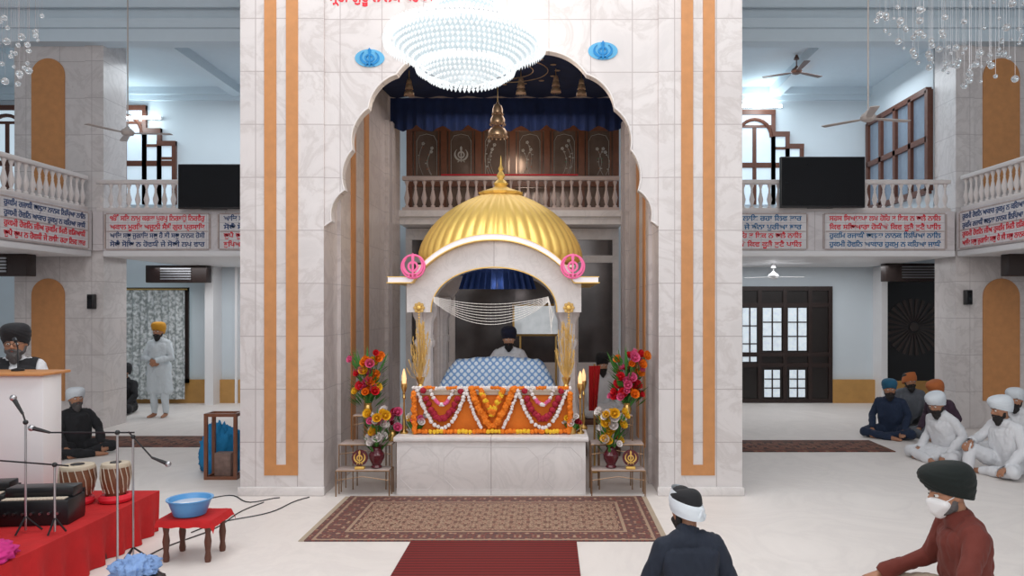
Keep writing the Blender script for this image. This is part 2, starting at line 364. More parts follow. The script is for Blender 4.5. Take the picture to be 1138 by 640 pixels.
# etched glass screen above
th=E("stained_glass_screen",(CX,12.45,3.53),"warm brown wood framed glass screen with etched floral panes","glass screen")
m=MB()
for i in range(7): m.box(-1.74+i*.58-.05,-1.74+i*.58+.05,-.03,.03,0,1.6)
m.box(-1.76,1.76,-.035,.035,1.42,1.62).box(-1.76,1.76,-.035,.035,.48,.62)
for i in range(6):
    xc=-1.45+i*.58
    for sx in (-1,1): m.box(xc+sx*.20-.012,xc+sx*.20+.012,-.02,.02,.62,1.42)
m.build("frame","wwood",th,smooth=0)
dk=mat("brown_etched_glass",(.22,.16,.13),.16,.35,var=.6,scale=4); etch=mat("etched_pale_line",(.50,.49,.47),.5); amber=mat("amber_glass",(.30,.10,.03),.3,emis=.04); grn=mat("green_glass",(.05,.16,.08),.3)
rnd=random.Random(4)
for i in range(6):
    xc=-1.45+i*.58; m=MB().box(-.25,.25,.0,.01,.02,1.45)
    if i==1:
        khanda(m,.16,(0,1.02),-.008,0,1)
    else:
        for q in range(3):
            x0_=rnd.uniform(-.12,.12); dr=rnd.choice((-1,1)); z1=rnd.uniform(.35,.6)
            pts=[(x0_+dr*.07*sin(t*.4),-.006,.68+z1*t/8) for t in range(9)]; m.tube(pts,.0035,5,1)
            for t in (2,4,5,7): m.sphere((pts[t][0]+rnd.uniform(-.02,.02),-.004,pts[t][2]),(rnd.uniform(.012,.024),.004,rnd.uniform(.006,.014)),rnd.choice((1,1,2,3)),7,5)
            cx_,cz_=pts[8][0],pts[8][2]
            for k in range(5): m.sphere((cx_+.018*cos(k*1.257),-.004,cz_+.018*sin(k*1.257)),(.012,.004,.012),1,6,5)
    for sx in (-1,1):
        m.tube([(sx*.17,-.004,.68),(sx*.17,-.004,1.25),(sx*.12,-.004,1.34),(0,-.004,1.37)],.004,5,1)
    m.build("glass_pane",[dk,etch,amber,grn],th,loc=(xc,0,0))
MB().box(-1.2,1.1,-.06,-.04,.66,.685).build("red_ribbon","redt",th,smooth=0)
# canopy fabric on alcove ceiling
th=E("ceiling_canopy_cloth",(CX,9.6,5.0),"navy velvet ceiling canopy with gold brocade and scalloped valance","cloth canopy")
m=MB(); nx,ny=40,16
vs=[(-1.74+3.48*i/nx,-1.25+2.6*j/ny,.10-.06*sin(pi*j/ny)-.015*sin(i*1.3)) for j in range(ny+1) for i in range(nx+1)]
fs=[(j*(nx+1)+i,j*(nx+1)+i+1,(j+1)*(nx+1)+i+1,(j+1)*(nx+1)+i) for j in range(ny) for i in range(nx)]
m.add(vs,fs); m.build("canopy_cloth","navy",th)
m=MB()
for rr in (.34,.5): m.tube([(rr*1.2*cos(2*pi*k/32),-.1+rr*sin(2*pi*k/32),.03) for k in range(32)],.007,5,0,closed=True)
for k in range(16):
    a=2*pi*k/16; m.sphere((.72*cos(a),-.1+.6*sin(a),.03),(.04,.025,.008),0,8,5)
m.build("gold_brocade","chh",th)
m=MB(); nx=150
vs=[];fs=[]
for j in range(9):
    for i in range(nx+1):
        u=i/nx; x=-1.74+3.48*u; sc=.40+.09*abs(sin(u*pi*9)); yy=1.33+.025*sin(u*150)*(.3+j/8)
        vs.append((x,yy,.08-sc*j/8))
fs=[(j*(nx+1)+i,j*(nx+1)+i+1,(j+1)*(nx+1)+i+1,(j+1)*(nx+1)+i) for j in range(8) for i in range(nx)]
m.add(vs,fs); m.build("valance","navy",th)
def chhatar(loc,s,top,lab):
    th=E("hanging_ornament",loc,lab,"hanging ornament","hanging metal ornaments under the canopy")
    m=MB(); 
    for k,(r,z) in enumerate(((.13,0),(.10,.17),(.07,.31))):
        m.lathe([(r*s,z*s),(r*s*1.0,(z+.05)*s),(r*s*.75,(z+.1)*s),(r*s*.25,(z+.13)*s),(.01*s,(z+.15)*s)],16)
        for i in range(14): m.sphere((r*s*cos(i*2*pi/14),r*s*sin(i*2*pi/14),(z-.02)*s),.013*s,0,5,4)
    m.build("umbrella_tier","chh",th)
    MB().tube([(0,0,.3*s),(0,0,top-loc[2])],.006,5).build("hanging_chain","brass",th)
chhatar((-.66,9.5,4.19),.95,5.07,"tiered rosy metal umbrella ornament on a chain")
for x,z in ((.09,4.76),(.42,4.72),(-.36,4.74),(-1.80,4.72)): chhatar((x,9.5,z),.48,5.07,"small rosy metal bell ornament on a chain")

# ------------------------------------------------------------ balustrades
def balustrade(p0,p1,z0,z1,n,matn,label,grp=None):
    p0=Vector(p0);p1=Vector(p1);d=p1-p0;L=d.length;ang=math.atan2(d.y,d.x)
    th=E("balustrade",(p0.x,p0.y,z0),label,"balustrade",rot=ang); H=z1-z0
    MB().rbox(0,L,-.06,.06,H-.07,H,.015).build("handrail",matn,th); MB().rbox(0,L,-.05,.05,0,.06,.01).build("base_rail",matn,th)
    h=H-.13
    pr=[(.035,0),(.035,.06*h),(.018,.1*h),(.03,.2*h),(.045,.36*h),(.03,.52*h),(.016,.68*h),(.02,.72*h),(.014,.78*h),(.024,.88*h),(.034,.94*h),(.034,h)]
    b=MB().lathe(pr,10).build("baluster",matn,th,loc=(L/n/2,0,.06))
    for i in range(1,n):
        k=b.copy(); COL.objects.link(k); k.location=(L/n*(i+.5),0,.06)
balustrade((CX-1.74,11.85,0),(CX+1.74,11.85,0),3.52,4.08,25,"balb","cream pink balustrade of the balcony inside the shrine")
balustrade((-7.38,12.07,0),(-3.3,12.07,0),3.54,4.06,28,"balw","cream turned balustrade along rear balcony beside television")
balustrade((2.1,12.07,0),(6.55,12.07,0),3.54,4.06,31,"balw","cream turned balustrade along rear balcony with television")
balustrade((-7.48,8.2,0),(-7.48,11.9,0),3.54,4.10,26,"balw","cream turned balustrade along the side balcony")
balustrade((6.69,8.2,0),(6.69,11.9,0),3.54,4.10,26,"balw","cream turned balustrade along the side balcony")
M["slab"]=marble("slab_marble",(.72,.68,.69),(.64,.60,.61),'xz',3,3)
def slab(x0,x1,y0,y1,lab):
    th=E("balcony",((x0+x1)/2,(y0+y1)/2,2.8),lab,"balcony"); hx=(x1-x0)/2; hy=(y1-y0)/2
    MB().box(-hx,hx,-hy,hy,.1,.74).build("deck","slab",th,smooth=0)
    MB().rbox(-hx,hx,-hy-.03,hy,.0,.1,.02).build("lower_moulding","white",th)
slab(-7.24,-3.27,12.0,15.29,"marble faced rear balcony with tiled scripture sign")
slab(2.05,6.6,12.0,15.29,"marble faced rear balcony with tiled scripture sign")
slab(-11.9,-7.42,7.5,11.98,"marble faced side balcony with scripture tiles")
slab(6.62,11.4,7.5,11.98,"marble faced side balcony with scripture tiles")
struct(MB().box(-7.41,-7.245,11.985,12.03,2.9,3.54).build("trim_8","slab",smooth=0))
def column(x0,x1,pxl,lab,y1=12.7):
    th=E("column",((x0+x1)/2,12.5,0),lab,"column"); hx=(x1-x0)/2
    MB().box(-hx,hx,-.42,y1-12.5,0,7.45).build("shaft","colm",th,smooth=0)
    a,b=pxl; a-=(x0+x1)/2; b-=(x0+x1)/2; c=(a+b)/2; r=(b-a)/2
    for z0,z1 in ((.45,2.45),(3.9,6.05)):
        pts=[(a,z0),(b,z0)]+[(c+r*cos(t*pi/16),z1-r+r*sin(t*pi/16)) for t in range(17)]
        MB().prism(pts,-.44,-.42).build("orange_niche","orange",th,smooth=0)
    s=1 if x0<CX else -1
    e=hx if s>0 else -hx
    MB().box(min(e,e-s*.3),max(e,e-s*.3),-.46,-.42,0,7.45).build("pilaster","colm",th,smooth=0)
M["colm"]=marble("column_marble",(.70,.655,.645),(.61,.565,.555),'xz',.55,.6)
column(-8.75,-7.27,(-8.46,-7.92),"marble corner column with orange arched niches")
column(6.64,8.2,(7.1,7.70),"marble corner column with orange arched niches")
LN=["ੴ ਸਤਿ ਨਾਮੁ ਕਰਤਾ ਪੁਰਖੁ ਨਿਰਭਉ ਨਿਰਵੈਰੁ","ਅਕਾਲ ਮੂਰਤਿ ਅਜੂਨੀ ਸੈਭੰ ਗੁਰ ਪ੍ਰਸਾਦਿ","ਆਦਿ ਸਚੁ ਜੁਗਾਦਿ ਸਚੁ ਹੈ ਭੀ ਸਚੁ ਨਾਨਕ ਹੋਸੀ","ਸੋਚੈ ਸੋਚਿ ਨ ਹੋਵਈ ਜੇ ਸੋਚੀ ਲਖ ਵਾਰ",
 "ਚੁਪੈ ਚੁਪ ਨ ਹੋਵਈ ਜੇ ਲਾਇ ਰਹਾ ਲਿਵ ਤਾਰ","ਭੁਖਿਆ ਭੁਖ ਨ ਉਤਰੀ ਜੇ ਬੰਨਾ ਪੁਰੀਆ ਭਾਰ","ਸਹਸ ਸਿਆਣਪਾ ਲਖ ਹੋਹਿ ਤ ਇਕ ਨ ਚਲੈ ਨਾਲਿ","ਕਿਵ ਸਚਿਆਰਾ ਹੋਈਐ ਕਿਵ ਕੂੜੈ ਤੁਟੈ ਪਾਲਿ",
 "ਹੁਕਮਿ ਰਜਾਈ ਚਲਣਾ ਨਾਨਕ ਲਿਖਿਆ ਨਾਲਿ","ਹੁਕਮੀ ਹੋਵਨਿ ਆਕਾਰ ਹੁਕਮੁ ਨ ਕਹਿਆ ਜਾਈ","ਹੁਕਮੀ ਹੋਵਨਿ ਜੀਅ ਹੁਕਮਿ ਮਿਲੈ ਵਡਿਆਈ","ਗਾਵੈ ਕੋ ਤਾਣੁ ਹੋਵੈ ਕਿਸੈ ਤਾਣੁ"]
M["tile"]=marble("glazed_tile",(.74,.72,.73),(.70,.67,.69),'xz',.16,.14,grout=(.52,.47,.49),rough=.3,msize=.004)
def sign(origin,rotz,w,h,rows,lab):
    th=E("scripture_sign",origin,lab,"sign",rot=rotz)
    MB().box(-w/2,w/2,-.012,0,0,h).build("tile_panel","tile",th,smooth=0)
    n=len(rows); rh=h/n; m=MB()
    for i,(t,c) in enumerate(rows):
        text_obj("lettering",t,w*.93,rh*.80,(0,-.014,h-rh*(i+.74)),(pi/2,0,0),c,th)
    if n==4:
        for z in (h/2-.012,h/2+.004): m.box(-w/2+.01,w/2-.01,-.015,-.012,z,z+.008)
    for x in (-w/2-.02,w/2+.02): m.box(x-.012,x+.012,-.016,0,0,h)
    m.box(-w/2,w/2,-.016,0,h,h+.02).box(-w/2,w/2,-.016,0,-.02,0); m.build("border","marble_pink",th,smooth=0)
R_,D_,B_="redt","darkt","bluet"
sign((-6.36,11.997,2.93),0,1.66,.56,[(LN[0],R_),(LN[1],R_),(LN[2],D_),(LN[3],D_)],"white tile sign with red and dark Gurmukhi rows")
sign((-4.4,11.997,2.93),0,1.9,.56,[(LN[2],D_),(LN[3],D_),(LN[4],R_),(LN[5],R_)],"white tile sign with dark and red Gurmukhi rows")
sign((3.13,11.997,2.93),0,2.1,.56,[(LN[4],B_),(LN[5],B_),(LN[6],R_),(LN[7],R_)],"white tile sign with blue and red Gurmukhi rows")
sign((5.46,11.997,2.93),0,1.95,.56,[(LN[6],R_),(LN[7],R_),(LN[8],B_),(LN[9],B_)],"white tile sign with red and blue Gurmukhi rows")
sign((-7.415,10.9,2.93),pi/2,1.9,.56,[(LN[8],D_),(LN[9],D_),(LN[10],R_),(LN[4],R_)],"side tile sign with dark and red Gurmukhi rows")
sign((-7.415,8.9,2.93),pi/2,1.9,.56,[(LN[5],D_),(LN[7],D_),(LN[3],R_)],"side tile sign with red and dark Gurmukhi rows")
sign((6.615,10.9,2.93),-pi/2,1.9,.56,[(LN[9],D_),(LN[8],D_),(LN[10],R_),(LN[2],R_)],"side tile sign with dark and red Gurmukhi rows")
sign((6.615,8.9,2.93),-pi/2,1.9,.56,[(LN[11],D_),(LN[3],R_),(LN[5],R_)],"side tile sign with red and dark Gurmukhi rows")
def tv(x0,x1,z0,z1,lab):
    th=E("television",((x0+x1)/2,11.88,z0),lab,"television"); hx=(x1-x0)/2; h=z1-z0
    MB().rbox(-hx,hx,-.03,.04,0,h,.01).build("casing","black",th); MB().box(-hx+.02,hx-.02,-.033,-.028,.03,h-.02).build("screen","screen",th,smooth=0)
    MB().box(-.2,.2,.04,.12,.0,h-.2).build("wall_bracket","black",th,smooth=0)
tv(-5.96,-4.9,3.56,4.28,"black flat television mounted on balcony balustrade")
tv(3.72,5.08,3.58,4.40,"black flat television mounted on balcony balustrade")
def stepwin(n,c,k,z0=4.1):
    w=MB(); p=MB()
    steps=[(-.93,-.65,1.18),(-.65,-.37,1.42),(-.37,.37,1.85),(.37,.65,1.42),(.65,.93,1.18)]
    for a,b,h in steps:
        a*=k;b*=k;h*=k
        w.box(a-.04,a+.04,-.05,.02,0,h).box(b-.04,b+.04,-.05,.02,0,h).box(a-.04,b+.04,-.06,.02,h-.09,h+.01)
        w.box(a,b,-.04,.02,.72*k,.82*k).box(a,b,-.04,.02,h-.34*k,h-.29*k)
        if b-a>.4: w.box((a+b)/2-.04,(a+b)/2+.04,-.03,.02,0,h*.84)
        p.box(a,b,-.01,0,0,h)
    w.tube([(.33*k*cos(t*pi/12),-.04,(1.32+.35*sin(t*pi/12))*k) for t in range(13)],.04,6)
    o=w.build("window_%d"%n,"wood",loc=(c[0],c[1],z0),smooth=0); struct(o)
    p.build("pane","day",o,smooth=0)
stepwin(1,(-8.77,15.28),1.1); stepwin(2,(4.25,15.28),1.05); stepwin(3,(-11.2,15.28),1.1)
for x,z in ((-8.5,5.88),(4.32,6.12)):
    th=E("tube_light",(x,15.23,z),"lit white fluorescent tube on the gallery wall","tube light","fluorescent tubes")
    MB().rbox(-.5,.5,0,.06,-.03,.03,.008).build("batten","white",th); MB().tube([(-.48,-.02,0),(.48,-.02,0)],.03,10).build("tube","tube",th)
struct(MB().box(6.64,6.75,12.75,15.3,3.54,6.5).build("wall_gallery_right","plaster",smooth=0))
w=MB(); p=MB()
for i in range(5): y=12.8+i*.6; w.box(6.54,6.64,y-.05,y+.05,4.0,5.75)
for z in (4.0,4.9,5.75): w.box(6.54,6.64,12.8,15.2,z-.05,z+.05)
p.box(6.60,6.615,12.8,15.2,4.0,5.75)
struct(w.build("window_4","wood",smooth=0)); struct(p.build("window_5","winb",smooth=0))
def fan(loc,top,r,a0,lab,fm="fanm"):
    th=E("ceiling_fan",loc,lab,"ceiling fan","ceiling fans")
    MB().tube([(0,0,.05),(0,0,top-loc[2])],.010,8).lathe([(.05,top-loc[2]-.08),(.02,top-loc[2]-.0)],12).build("down_rod",fm,th)
    MB().lathe([(.03,-.06),(.08,-.04),(.10,0),(.08,.035),(.04,.06),(.02,.09)],20).build("motor",fm,th)
    for k in range(3):
        a=a0+k*2*pi/3; m=MB(); pts=[(.08,-.03),(.20,-.05),(r,-.06),(r+.01,0),(r,.05),(.20,.04),(.08,.03)]
        v=[(x*cos(a)-y*sin(a),x*sin(a)+y*cos(a)) for x,y in pts]; m.prism(v,-.02,-.012,0,'xy'); m.build("blade",fm,th,smooth=0)
fan((-6.45,11.3,4.66),7.5,.64,.1,"beige three blade ceiling fan on a long rod")
fan((4.11,9.5,4.43),7.5,.60,.25,"beige three blade ceiling fan on a long rod")
fan((4.43,13.2,6.2),6.49,.6,.5,"brown three blade ceiling fan in the gallery","fanb")
fan((4.2,13.8,2.56),2.79,.6,.2,"white three blade fan under the balcony","white")
g=MB().box(-12,-3.3,15.2,15.3,0,.48).box(5.85,6.72,15.2,15.3,0,.48).box(6.84,11.5,15.1,15.3,0,.47)
struct(g.build("baseboard_back","dado",smooth=0))
struct(MB().box(-6.95,-6.78,14.9,15.3,0,2.8).box(-6.45,-6.4,15.15,15.3,0,2.8).box(6.72,6.84,14.9,15.3,0,2.8).build("trim_7","white",smooth=0))
struct(MB().box(-9.15,-7.4,15.14,15.19,.42,.5).box(-9.15,-7.4,15.14,15.19,2.3,2.38).box(-9.15,-9.07,15.14,15.19,.42,2.38).box(-7.48,-7.4,15.14,15.19,.42,2.38).build("window_6","dkwood",smooth=0))
struct(MB().box(-9.1,-7.45,15.17,15.2,.45,2.35).build("window_7","day2",smooth=0))
th=E("curtain",(-8.28,15.05,.1),"pale grey lace curtain hanging over the window","curtain")
m=MB(); nx=120
vs=[(-.86+1.72*i/nx,.03*sin(i*.62)+.015*sin(i*.23),z) for z in (0,.6,1.2,1.7,2.22) for i in range(nx+1)]
m.add(vs,[(j*(nx+1)+i,j*(nx+1)+i+1,(j+1)*(nx+1)+i+1,(j+1)*(nx+1)+i) for j in range(4) for i in range(nx)])
def lace(nt,b):
    tc=nt.nodes.new("ShaderNodeTexCoord"); v=nt.nodes.new("ShaderNodeTexNoise"); v.inputs["Scale"].default_value=16; v.inputs["Detail"].default_value=4; nt.links.new(tc.outputs["Object"],v.inputs["Vector"])
    c=ramp(nt,v.outputs["Fac"],[(0,(.16,.18,.18)),(.42,(.26,.29,.29)),(.55,(.50,.53,.54)),(.7,(.66,.69,.70))],False); nt.links.new(c,b.inputs["Base Color"]); nt.links.new(c,b.inputs["Emission Color"]); b.inputs["Emission Strength"].default_value=.10  # daylight through the lace put in as a faint glow of the cloth
m.build("curtain_cloth",tex_mat("lace_pattern_glow",lace),th); MB().tube([(-.9,0,2.24),(.9,0,2.24)],.015,8).build("curtain_rod","brass",th)
for x,y,z in ((-7.33,14.6,2.46),(6.9,13.9,2.46),(-8.6,11.4,2.46),(7.65,11.4,2.46)):
    th=E("louvre_box",(x,y,z),"brown wooden louvre box fixed under the balcony","louvre box","louvre boxes")
    MB().rbox(-.6,.6,-.1,.12,0,.34,.012).build("casing","dkwood",th)
    m=MB()
    for k in range(5): m.box(-.3,.3,-.12,-.1,.06+k*.05,.085+k*.05)
    m.build("louvre","steel",th,smooth=0)
m=MB(); 
for x in (0,.40,.92,1.44,1.86): m.box(x-.04,x+.04,-.06,0,0,2.4)
for z in (.04,.78,1.0,2.02,2.36): m.box(-.03,1.9,-.055,0,z-.045,z+.045)
m.box(0,1.86,-.02,0,0,2.4,1)
struct(m.build("door_1",["dkwood","doorglass"],loc=(3.95,15.27,0),smooth=0))
lat=MB()
for (a0,b0,z0,z1) in ((.05,.34,.85,1.96),(.47,.85,1.08,1.96),(.99,1.37,1.08,1.96),(.50,.82,.12,.68),(1.02,1.34,.12,.68)):
    lat.box(a0,b0,-.035,-.025,z0,z1,0)
    x=(a0+b0)/2; lat.box(x-.014,x+.014,-.05,-.035,z0,z1,1)
    for i in range(1,3): z=z0+(z1-z0)*i/3; lat.box(a0,b0,-.05,-.035,z-.012,z+.012,1)
struct(lat.build("door_2",["day3","dkwood"],loc=(3.95,15.27,0),smooth=0))
th=E("sunburst_panel",(7.46,15.13,.47),"black carved panel with radiating sunburst slats","carved panel")
MB().box(-.60,.60,-.03,.03,0,2.1).build("back_board","black",th,smooth=0)
m=MB()
for k in range(26):
    a1=2*pi*k/26; r1=.58; m.prism([(.12*cos(a1-.05),1.1+.12*sin(a1-.05)),(r1*cos(a1-.06),1.1+r1*sin(a1-.06)),(r1*cos(a1+.06),1.1+r1*sin(a1+.06)),(.12*cos(a1+.05),1.1+.12*sin(a1+.05))],-.05,-.03)
m.lathe([(.09,-.06),(.09,-.03)],20,(0,0,1.1),axis='y')
m.build("sunburst","sunw",th,smooth=0)
for x,z in ((-7.42,1.95),(6.80,2.02)):
    th=E("wall_speaker",(x,11.98,z),"small black speaker mounted on marble column","speaker","wall speakers")
    MB().rbox(-.05,.05,-.06,.05,0,.24,.012).build("cabinet","black",th); MB().rbox(-.04,.04,-.066,-.06,.02,.22,.003).build("grille","screen",th)

# ------------------------------------------------------------ floor coverings
def rug(name,x0,x1,y0,y1,z,m_,lab,fr=None):
    cx=(x0+x1)/2; cy=(y0+y1)/2; th=E(name,(cx,cy,0),lab,"rug")
    MB().rbox(x0-cx,x1-cx,y0-cy,y1-cy,z,z+.012,.004).build("pile",m_,th)
    if fr:
        m=MB()
        for i in range(150):
            for sg in (1,-1):
                y=(y0-cy)+(y1-y0)*(i+.5)/150; m.box(*(sorted((sg*(x1-cx),sg*(x1-cx+.05)))),y-.003,y+.003,z+.002,z+.006)
        m.build("fringe","fringe",th,smooth=0)["kind"]="stuff"
m1=tex_mat("persian_rug",rug_builder(1.49,.745,(.38,.26,.18),(.16,.08,.06),(.20,.065,.05),(.11,.055,.055)))
rug("patterned_rug",-2.08,.97,6.26,7.73,0,m1,"beige and maroon patterned rug before the shrine",True)
m2=tex_mat("red_ribbed",stripe_builder(1,110,(.24,.008,.008),(.07,.004,.004)))
rug("red_runner",-1.17,.235,3.4,6.25,0,m2,"deep red ribbed runner leading to the patterned rug")
m3=tex_mat("brown_red_runner",rug_builder(2.2,.42,(.20,.09,.055),(.05,.018,.014),(.15,.03,.02),(.05,.015,.012),.14,20))
rug("patterned_runner",-7.9,-3.3,10.45,11.3,0,m3,"brown red patterned runner across the floor")
rug("patterned_runner",2.1,4.75,10.1,10.95,0,m3,"brown red patterned runner across the floor")

# ------------------------------------------------------------ podium
th=E("podium",(CX,7.76,0),"white marble podium with faint inlaid line panels","podium")
MB().rbox(-1.0,1.0,.03,2.9,0,.57,.01).build("block","marble_plain",th)
MB().rbox(-1.03,1.03,0,2.93,.57,.62,.012).build("top_slab","marble_plain",th)
m=MB()
def octg(x0,x1,z0,z1,c): return [(x0+c,z0),(x1-c,z0),(x1,z0+c),(x1,z1-c),(x1-c,z1),(x0+c,z1),(x0,z1-c),(x0,z0+c)]
for a0,b0 in ((-.96,-.55),(-.5,.5),(.55,.96)):
    m.tube([(p[0],.031,p[1]) for p in octg(a0,b0,.06,.51,.12)],.004,6,closed=True)
m.build("inlay_line","inl",th)

# ------------------------------------------------------------ canopy
th=E("palki_canopy",(CX,9.15,.62),"golden ribbed dome canopy on white marble posts","shrine canopy")
OY=-9.15; OZ=-.62
M["palkim"]=marble("carved_marble",(.77,.73,.72),(.70,.66,.65),'xz',9,9,vs=4)
pp=[(.15,0),(.15,.1),(.12,.12),(.115,.2),(.10,.25),(.095,.9),(.115,.93),(.115,.98),(.095,1.0),(.10,1.2),(.13,1.27),(.14,1.34),(.14,1.38)]
for sx in (-.83,.83):
    for y in (8.55,9.85):
        MB().lathe(pp,20,rib=lambda a,z:1+.04*cos(10*a)).rbox(-.15,.15,-.15,.15,1.37,1.50,.01).build("post","palkim",th,loc=(sx,y+OY,0))
inner=[(-.70*cos(t*pi/32),1.93+.50*sin(t*pi/32)**.9) for t in range(33)]
def ez(x):
    a=abs(x); return 2.26+.47*max(0,1-(a/.88)**2.1)**.8
outer=[(x,ez(x)+.01) for x in np.linspace(.97,-.97,40)]
pl=[(-.97,1.93)]+inner+[(.97,1.93)]+outer
MB().prism([(x,z+OZ) for x,z in pl],8.20+OY,8.40+OY).build("arch_panel","palkim",th,smooth=0)
MB().prism([(x,z+OZ) for x,z in pl],9.8+OY,9.9+OY).build("arch_panel","palkim",th,smooth=0)
MB().tube([(x,8.195+OY,z+OZ) for x,z in inner],.007,6).build("gold_trim","goldp",th)
m=MB()
for sg in (1,-1): m.box(sg*.9-.05,sg*.9+.05,8.40+OY,9.9+OY,1.98+OZ,2.24+OZ)
m.box(-.9,.9,8.40+OY,9.9+OY,2.44+OZ,2.47+OZ)
m.build("side_beam","palkim",th)
def strip(dz0,dz1,y0,y1,ext,mt,nm):
    m=MB(); xs=list(np.linspace(-1.15-ext,1.15+ext,84)); n=len(xs); vs=[]
    for x in xs:
        for y in (y0,y1):
            for dz in (dz0,dz1): vs.append((x,y+OY,ez(x)+dz+OZ))
    fs=[]
    for i in range(n-1):
        a=i*4;b=a+4; fs+=[(a,b,b+1,a+1),(a+2,a+3,b+3,b+2),(a+1,b+1,b+3,a+3),(a,a+2,b+2,b)]
    fs+=[(0,1,3,2),((n-1)*4,(n-1)*4+2,(n-1)*4+3,(n-1)*4+1)]
    m.add(vs,fs); m.build(nm,mt,th,smooth=.5)
strip(.0,.055,8.06,10.1,0,"led","cornice"); strip(-.010,.0,8.055,10.1,.015,"goldp","gold_edge"); strip(.055,.063,8.055,10.1,.01,"goldp","gold_edge")
nr=44
def rib(a,z): return 1+.030*abs(sin(a*nr/2))-.015
dp=[(.94,-.05),(.995,-.01),(1.02,.03),(1.015,.09),(.985,.19),(.935,.29),(.87,.39),(.79,.485),(.685,.58),(.565,.665),(.435,.74),(.315,.795),(.21,.83)]
dome=MB().lathe([(r,z+2.58+OZ) for r,z in dp],308,rib=rib).build("dome","gold",th,smooth=1.2,loc=(0,.22,0))
z0=3.40+OZ
fp=[(.25,0),(.27,.03),(.20,.06),(.11,.09),(.07,.12),(.095,.15),(.07,.18),(.035,.21),(.055,.25),(.035,.29),(.02,.31),(.035,.34),(.02,.37),(.012,.39),(.009,.45),(.002,.51)]
MB().lathe([(r,z+z0) for r,z in fp],24,rib=lambda a,z:1+(.08*abs(sin(a*6)) if z<z0+.1 else 0)).build("finial","gold",dome)
for sg in (-1,1):
    m=MB(); khanda(m,.155,(0,0),-.03,-.008,0)
    m.tube([(.125*cos(2*pi*k/32),-.012,.125*sin(2*pi*k/32)) for k in range(32)],.012,6,0,closed=True)
    m.build("khanda_emblem","khpink",th,loc=(sg*.87,8.05+OY,2.43+OZ),smooth=0)
m=MB(); n=36; vs=[]
for j in range(7):
    t=j/6
    for i in range(n+1):
        u=i/n; x=-.46+.92*u; vs.append((x*(1-.15*(1-t)),8.75+OY+.04*sin(i*2.0)*t,2.42-.22*t+.08*sin(pi*u)*(1-t)+OZ))
m.add(vs,[(j*(n+1)+i,j*(n+1)+i+1,(j+1)*(n+1)+i+1,(j+1)*(n+1)+i) for j in range(6) for i in range(n)])
m.box(-.85,.85,8.75+OY,9.8+OY,2.4+OZ,2.42+OZ)
m.build("inner_canopy","royal",th)
th2=E("bead_garland",(CX,8.14,1.6),"fine white bead strings draped between the canopy posts","bead strings"); th2["kind"]="stuff"
m=MB()
for k,s in enumerate((.10,.13,.16,.19,.22,.25,.28,.31)):
    pts=[( -.66+1.26*t/24 , 0, .50-.008*k-s*3.2*(t/24)*(1-t/24)) for t in range(25)]; m.tube(pts,.003,5)
    for p in pts: m.sphere(p,.005,0,6,4)
for k in range(3): m.tube([(.60,0,.50),(.62+.02*k,0,.3),(.64,0,.1+.06*k)],.004,5)
m.build("bead_strings","beads",th2)
for sg in (-1,1):
    th3=E("gold_rosette",(CX+sg*.83,8.17,1.98),"round cream and gold rosette hung on canopy post","rosette","gold rosettes on the canopy posts")
    m=MB(); m.sphere((0,0,0),(.030,.022,.030),1)
    for k in range(8): a1=k*pi/4; m.sphere((.045*cos(a1),.01,.045*sin(a1)),(.02,.010,.02),0,7,5)
    for k in range(4): m.sphere((.0,.01,-.08-.03*k),(.013,.01,.013),0,6,4)
    m.build("rosette",["wheat","goldp"],th3)
th3=E("framed_mirror",(CX+.46,10.3,1.58),"silver framed mirror behind the seated reader","mirror")
MB().rbox(-.36,.36,0,.04,0,.45,.01).build("frame","brass",th3); MB().box(-.33,.33,-.008,0,.03,.42).build("mirror_glass","paleglass",th3,smooth=0)
MB().tube([(-.25,.05,0),(-.25,.05,-.96)],.015,6).tube([(.25,.05,0),(.25,.05,-.96)],.015,6).build("support_rod","brass",th3)
M["whitecloth"]=cl("white_cloth",(.68,.68,.70),.05); M["creamcloth"]=cl("cream_cloth",(.60,.52,.42),.08)
th4=E("reader_platform",(CX,9.35,.62),"low platform covered with white cloth in the canopy","platform")
MB().rbox(-.66,.66,-.22,.75,0,.30,.03).build("mattress","whitecloth",th4)
bk=E("covered_scripture",(CX,8.85,.62),"holy book on stand draped with silver blue patterned cloth","scripture")
bm1=tex_mat("blue_silver_brocade",diamond_builder(38,(.60,.68,.76),(.14,.27,.52),(.36,.49,.66)))
m=MB(); nx,ny=60,24; vs=[]
for j in range(ny+1):
    v=j/ny*2-1
    for i in range(nx+1):
        u=i/nx*2-1; e=max(0,1-max(0,(abs(u)-.70)/.30)**1.7)*max(0,1-max(0,(abs(v)-.3)/.7)**2.2); h=.44+.33*e-.05*e*abs(u)
        vs.append((u*.69,v*.27,h+.022*noise.noise(Vector((u*7,v*4,1)))-.02*(1-e)))
m.add(vs,[(j*(nx+1)+i,j*(nx+1)+i+1,(j+1)*(nx+1)+i+1,(j+1)*(nx+1)+i) for j in range(ny) for i in range(nx)])
m.build("blue_cover_cloth",bm1,bk,smooth=1)
MB().rbox(-.66,.66,-.25,.25,.34,.44,.03).build("white_under_cloth","whitecloth",bk)
m=MB()
for i in range(64): x=-.66+1.32*i/63; m.tube([(x,-.262,.43),(x+.004,-.272,.36)],.006,4)
m.build("silver_fringe","peri",bk)["kind"]="stuff"
m=MB()
for x in (-.55,.55):
    for y in (-.17,.17): m.lathe([(.03,0),(.02,.05),(.03,.15),(.02,.25),(.03,.34)],10,(x,y,0))
m.build("wooden_stand","goldp",bk)
M["orcloth"]=cl("orange_cloth",(.72,.18,.015),.25)
ft=E("offering_table",(CX,8.12,.62),"low table with orange cloth fronting the canopy","table")
MB().rbox(-.84,.84,-.17,.2,.42,.47,.01).build("table_top","creamcloth",ft)
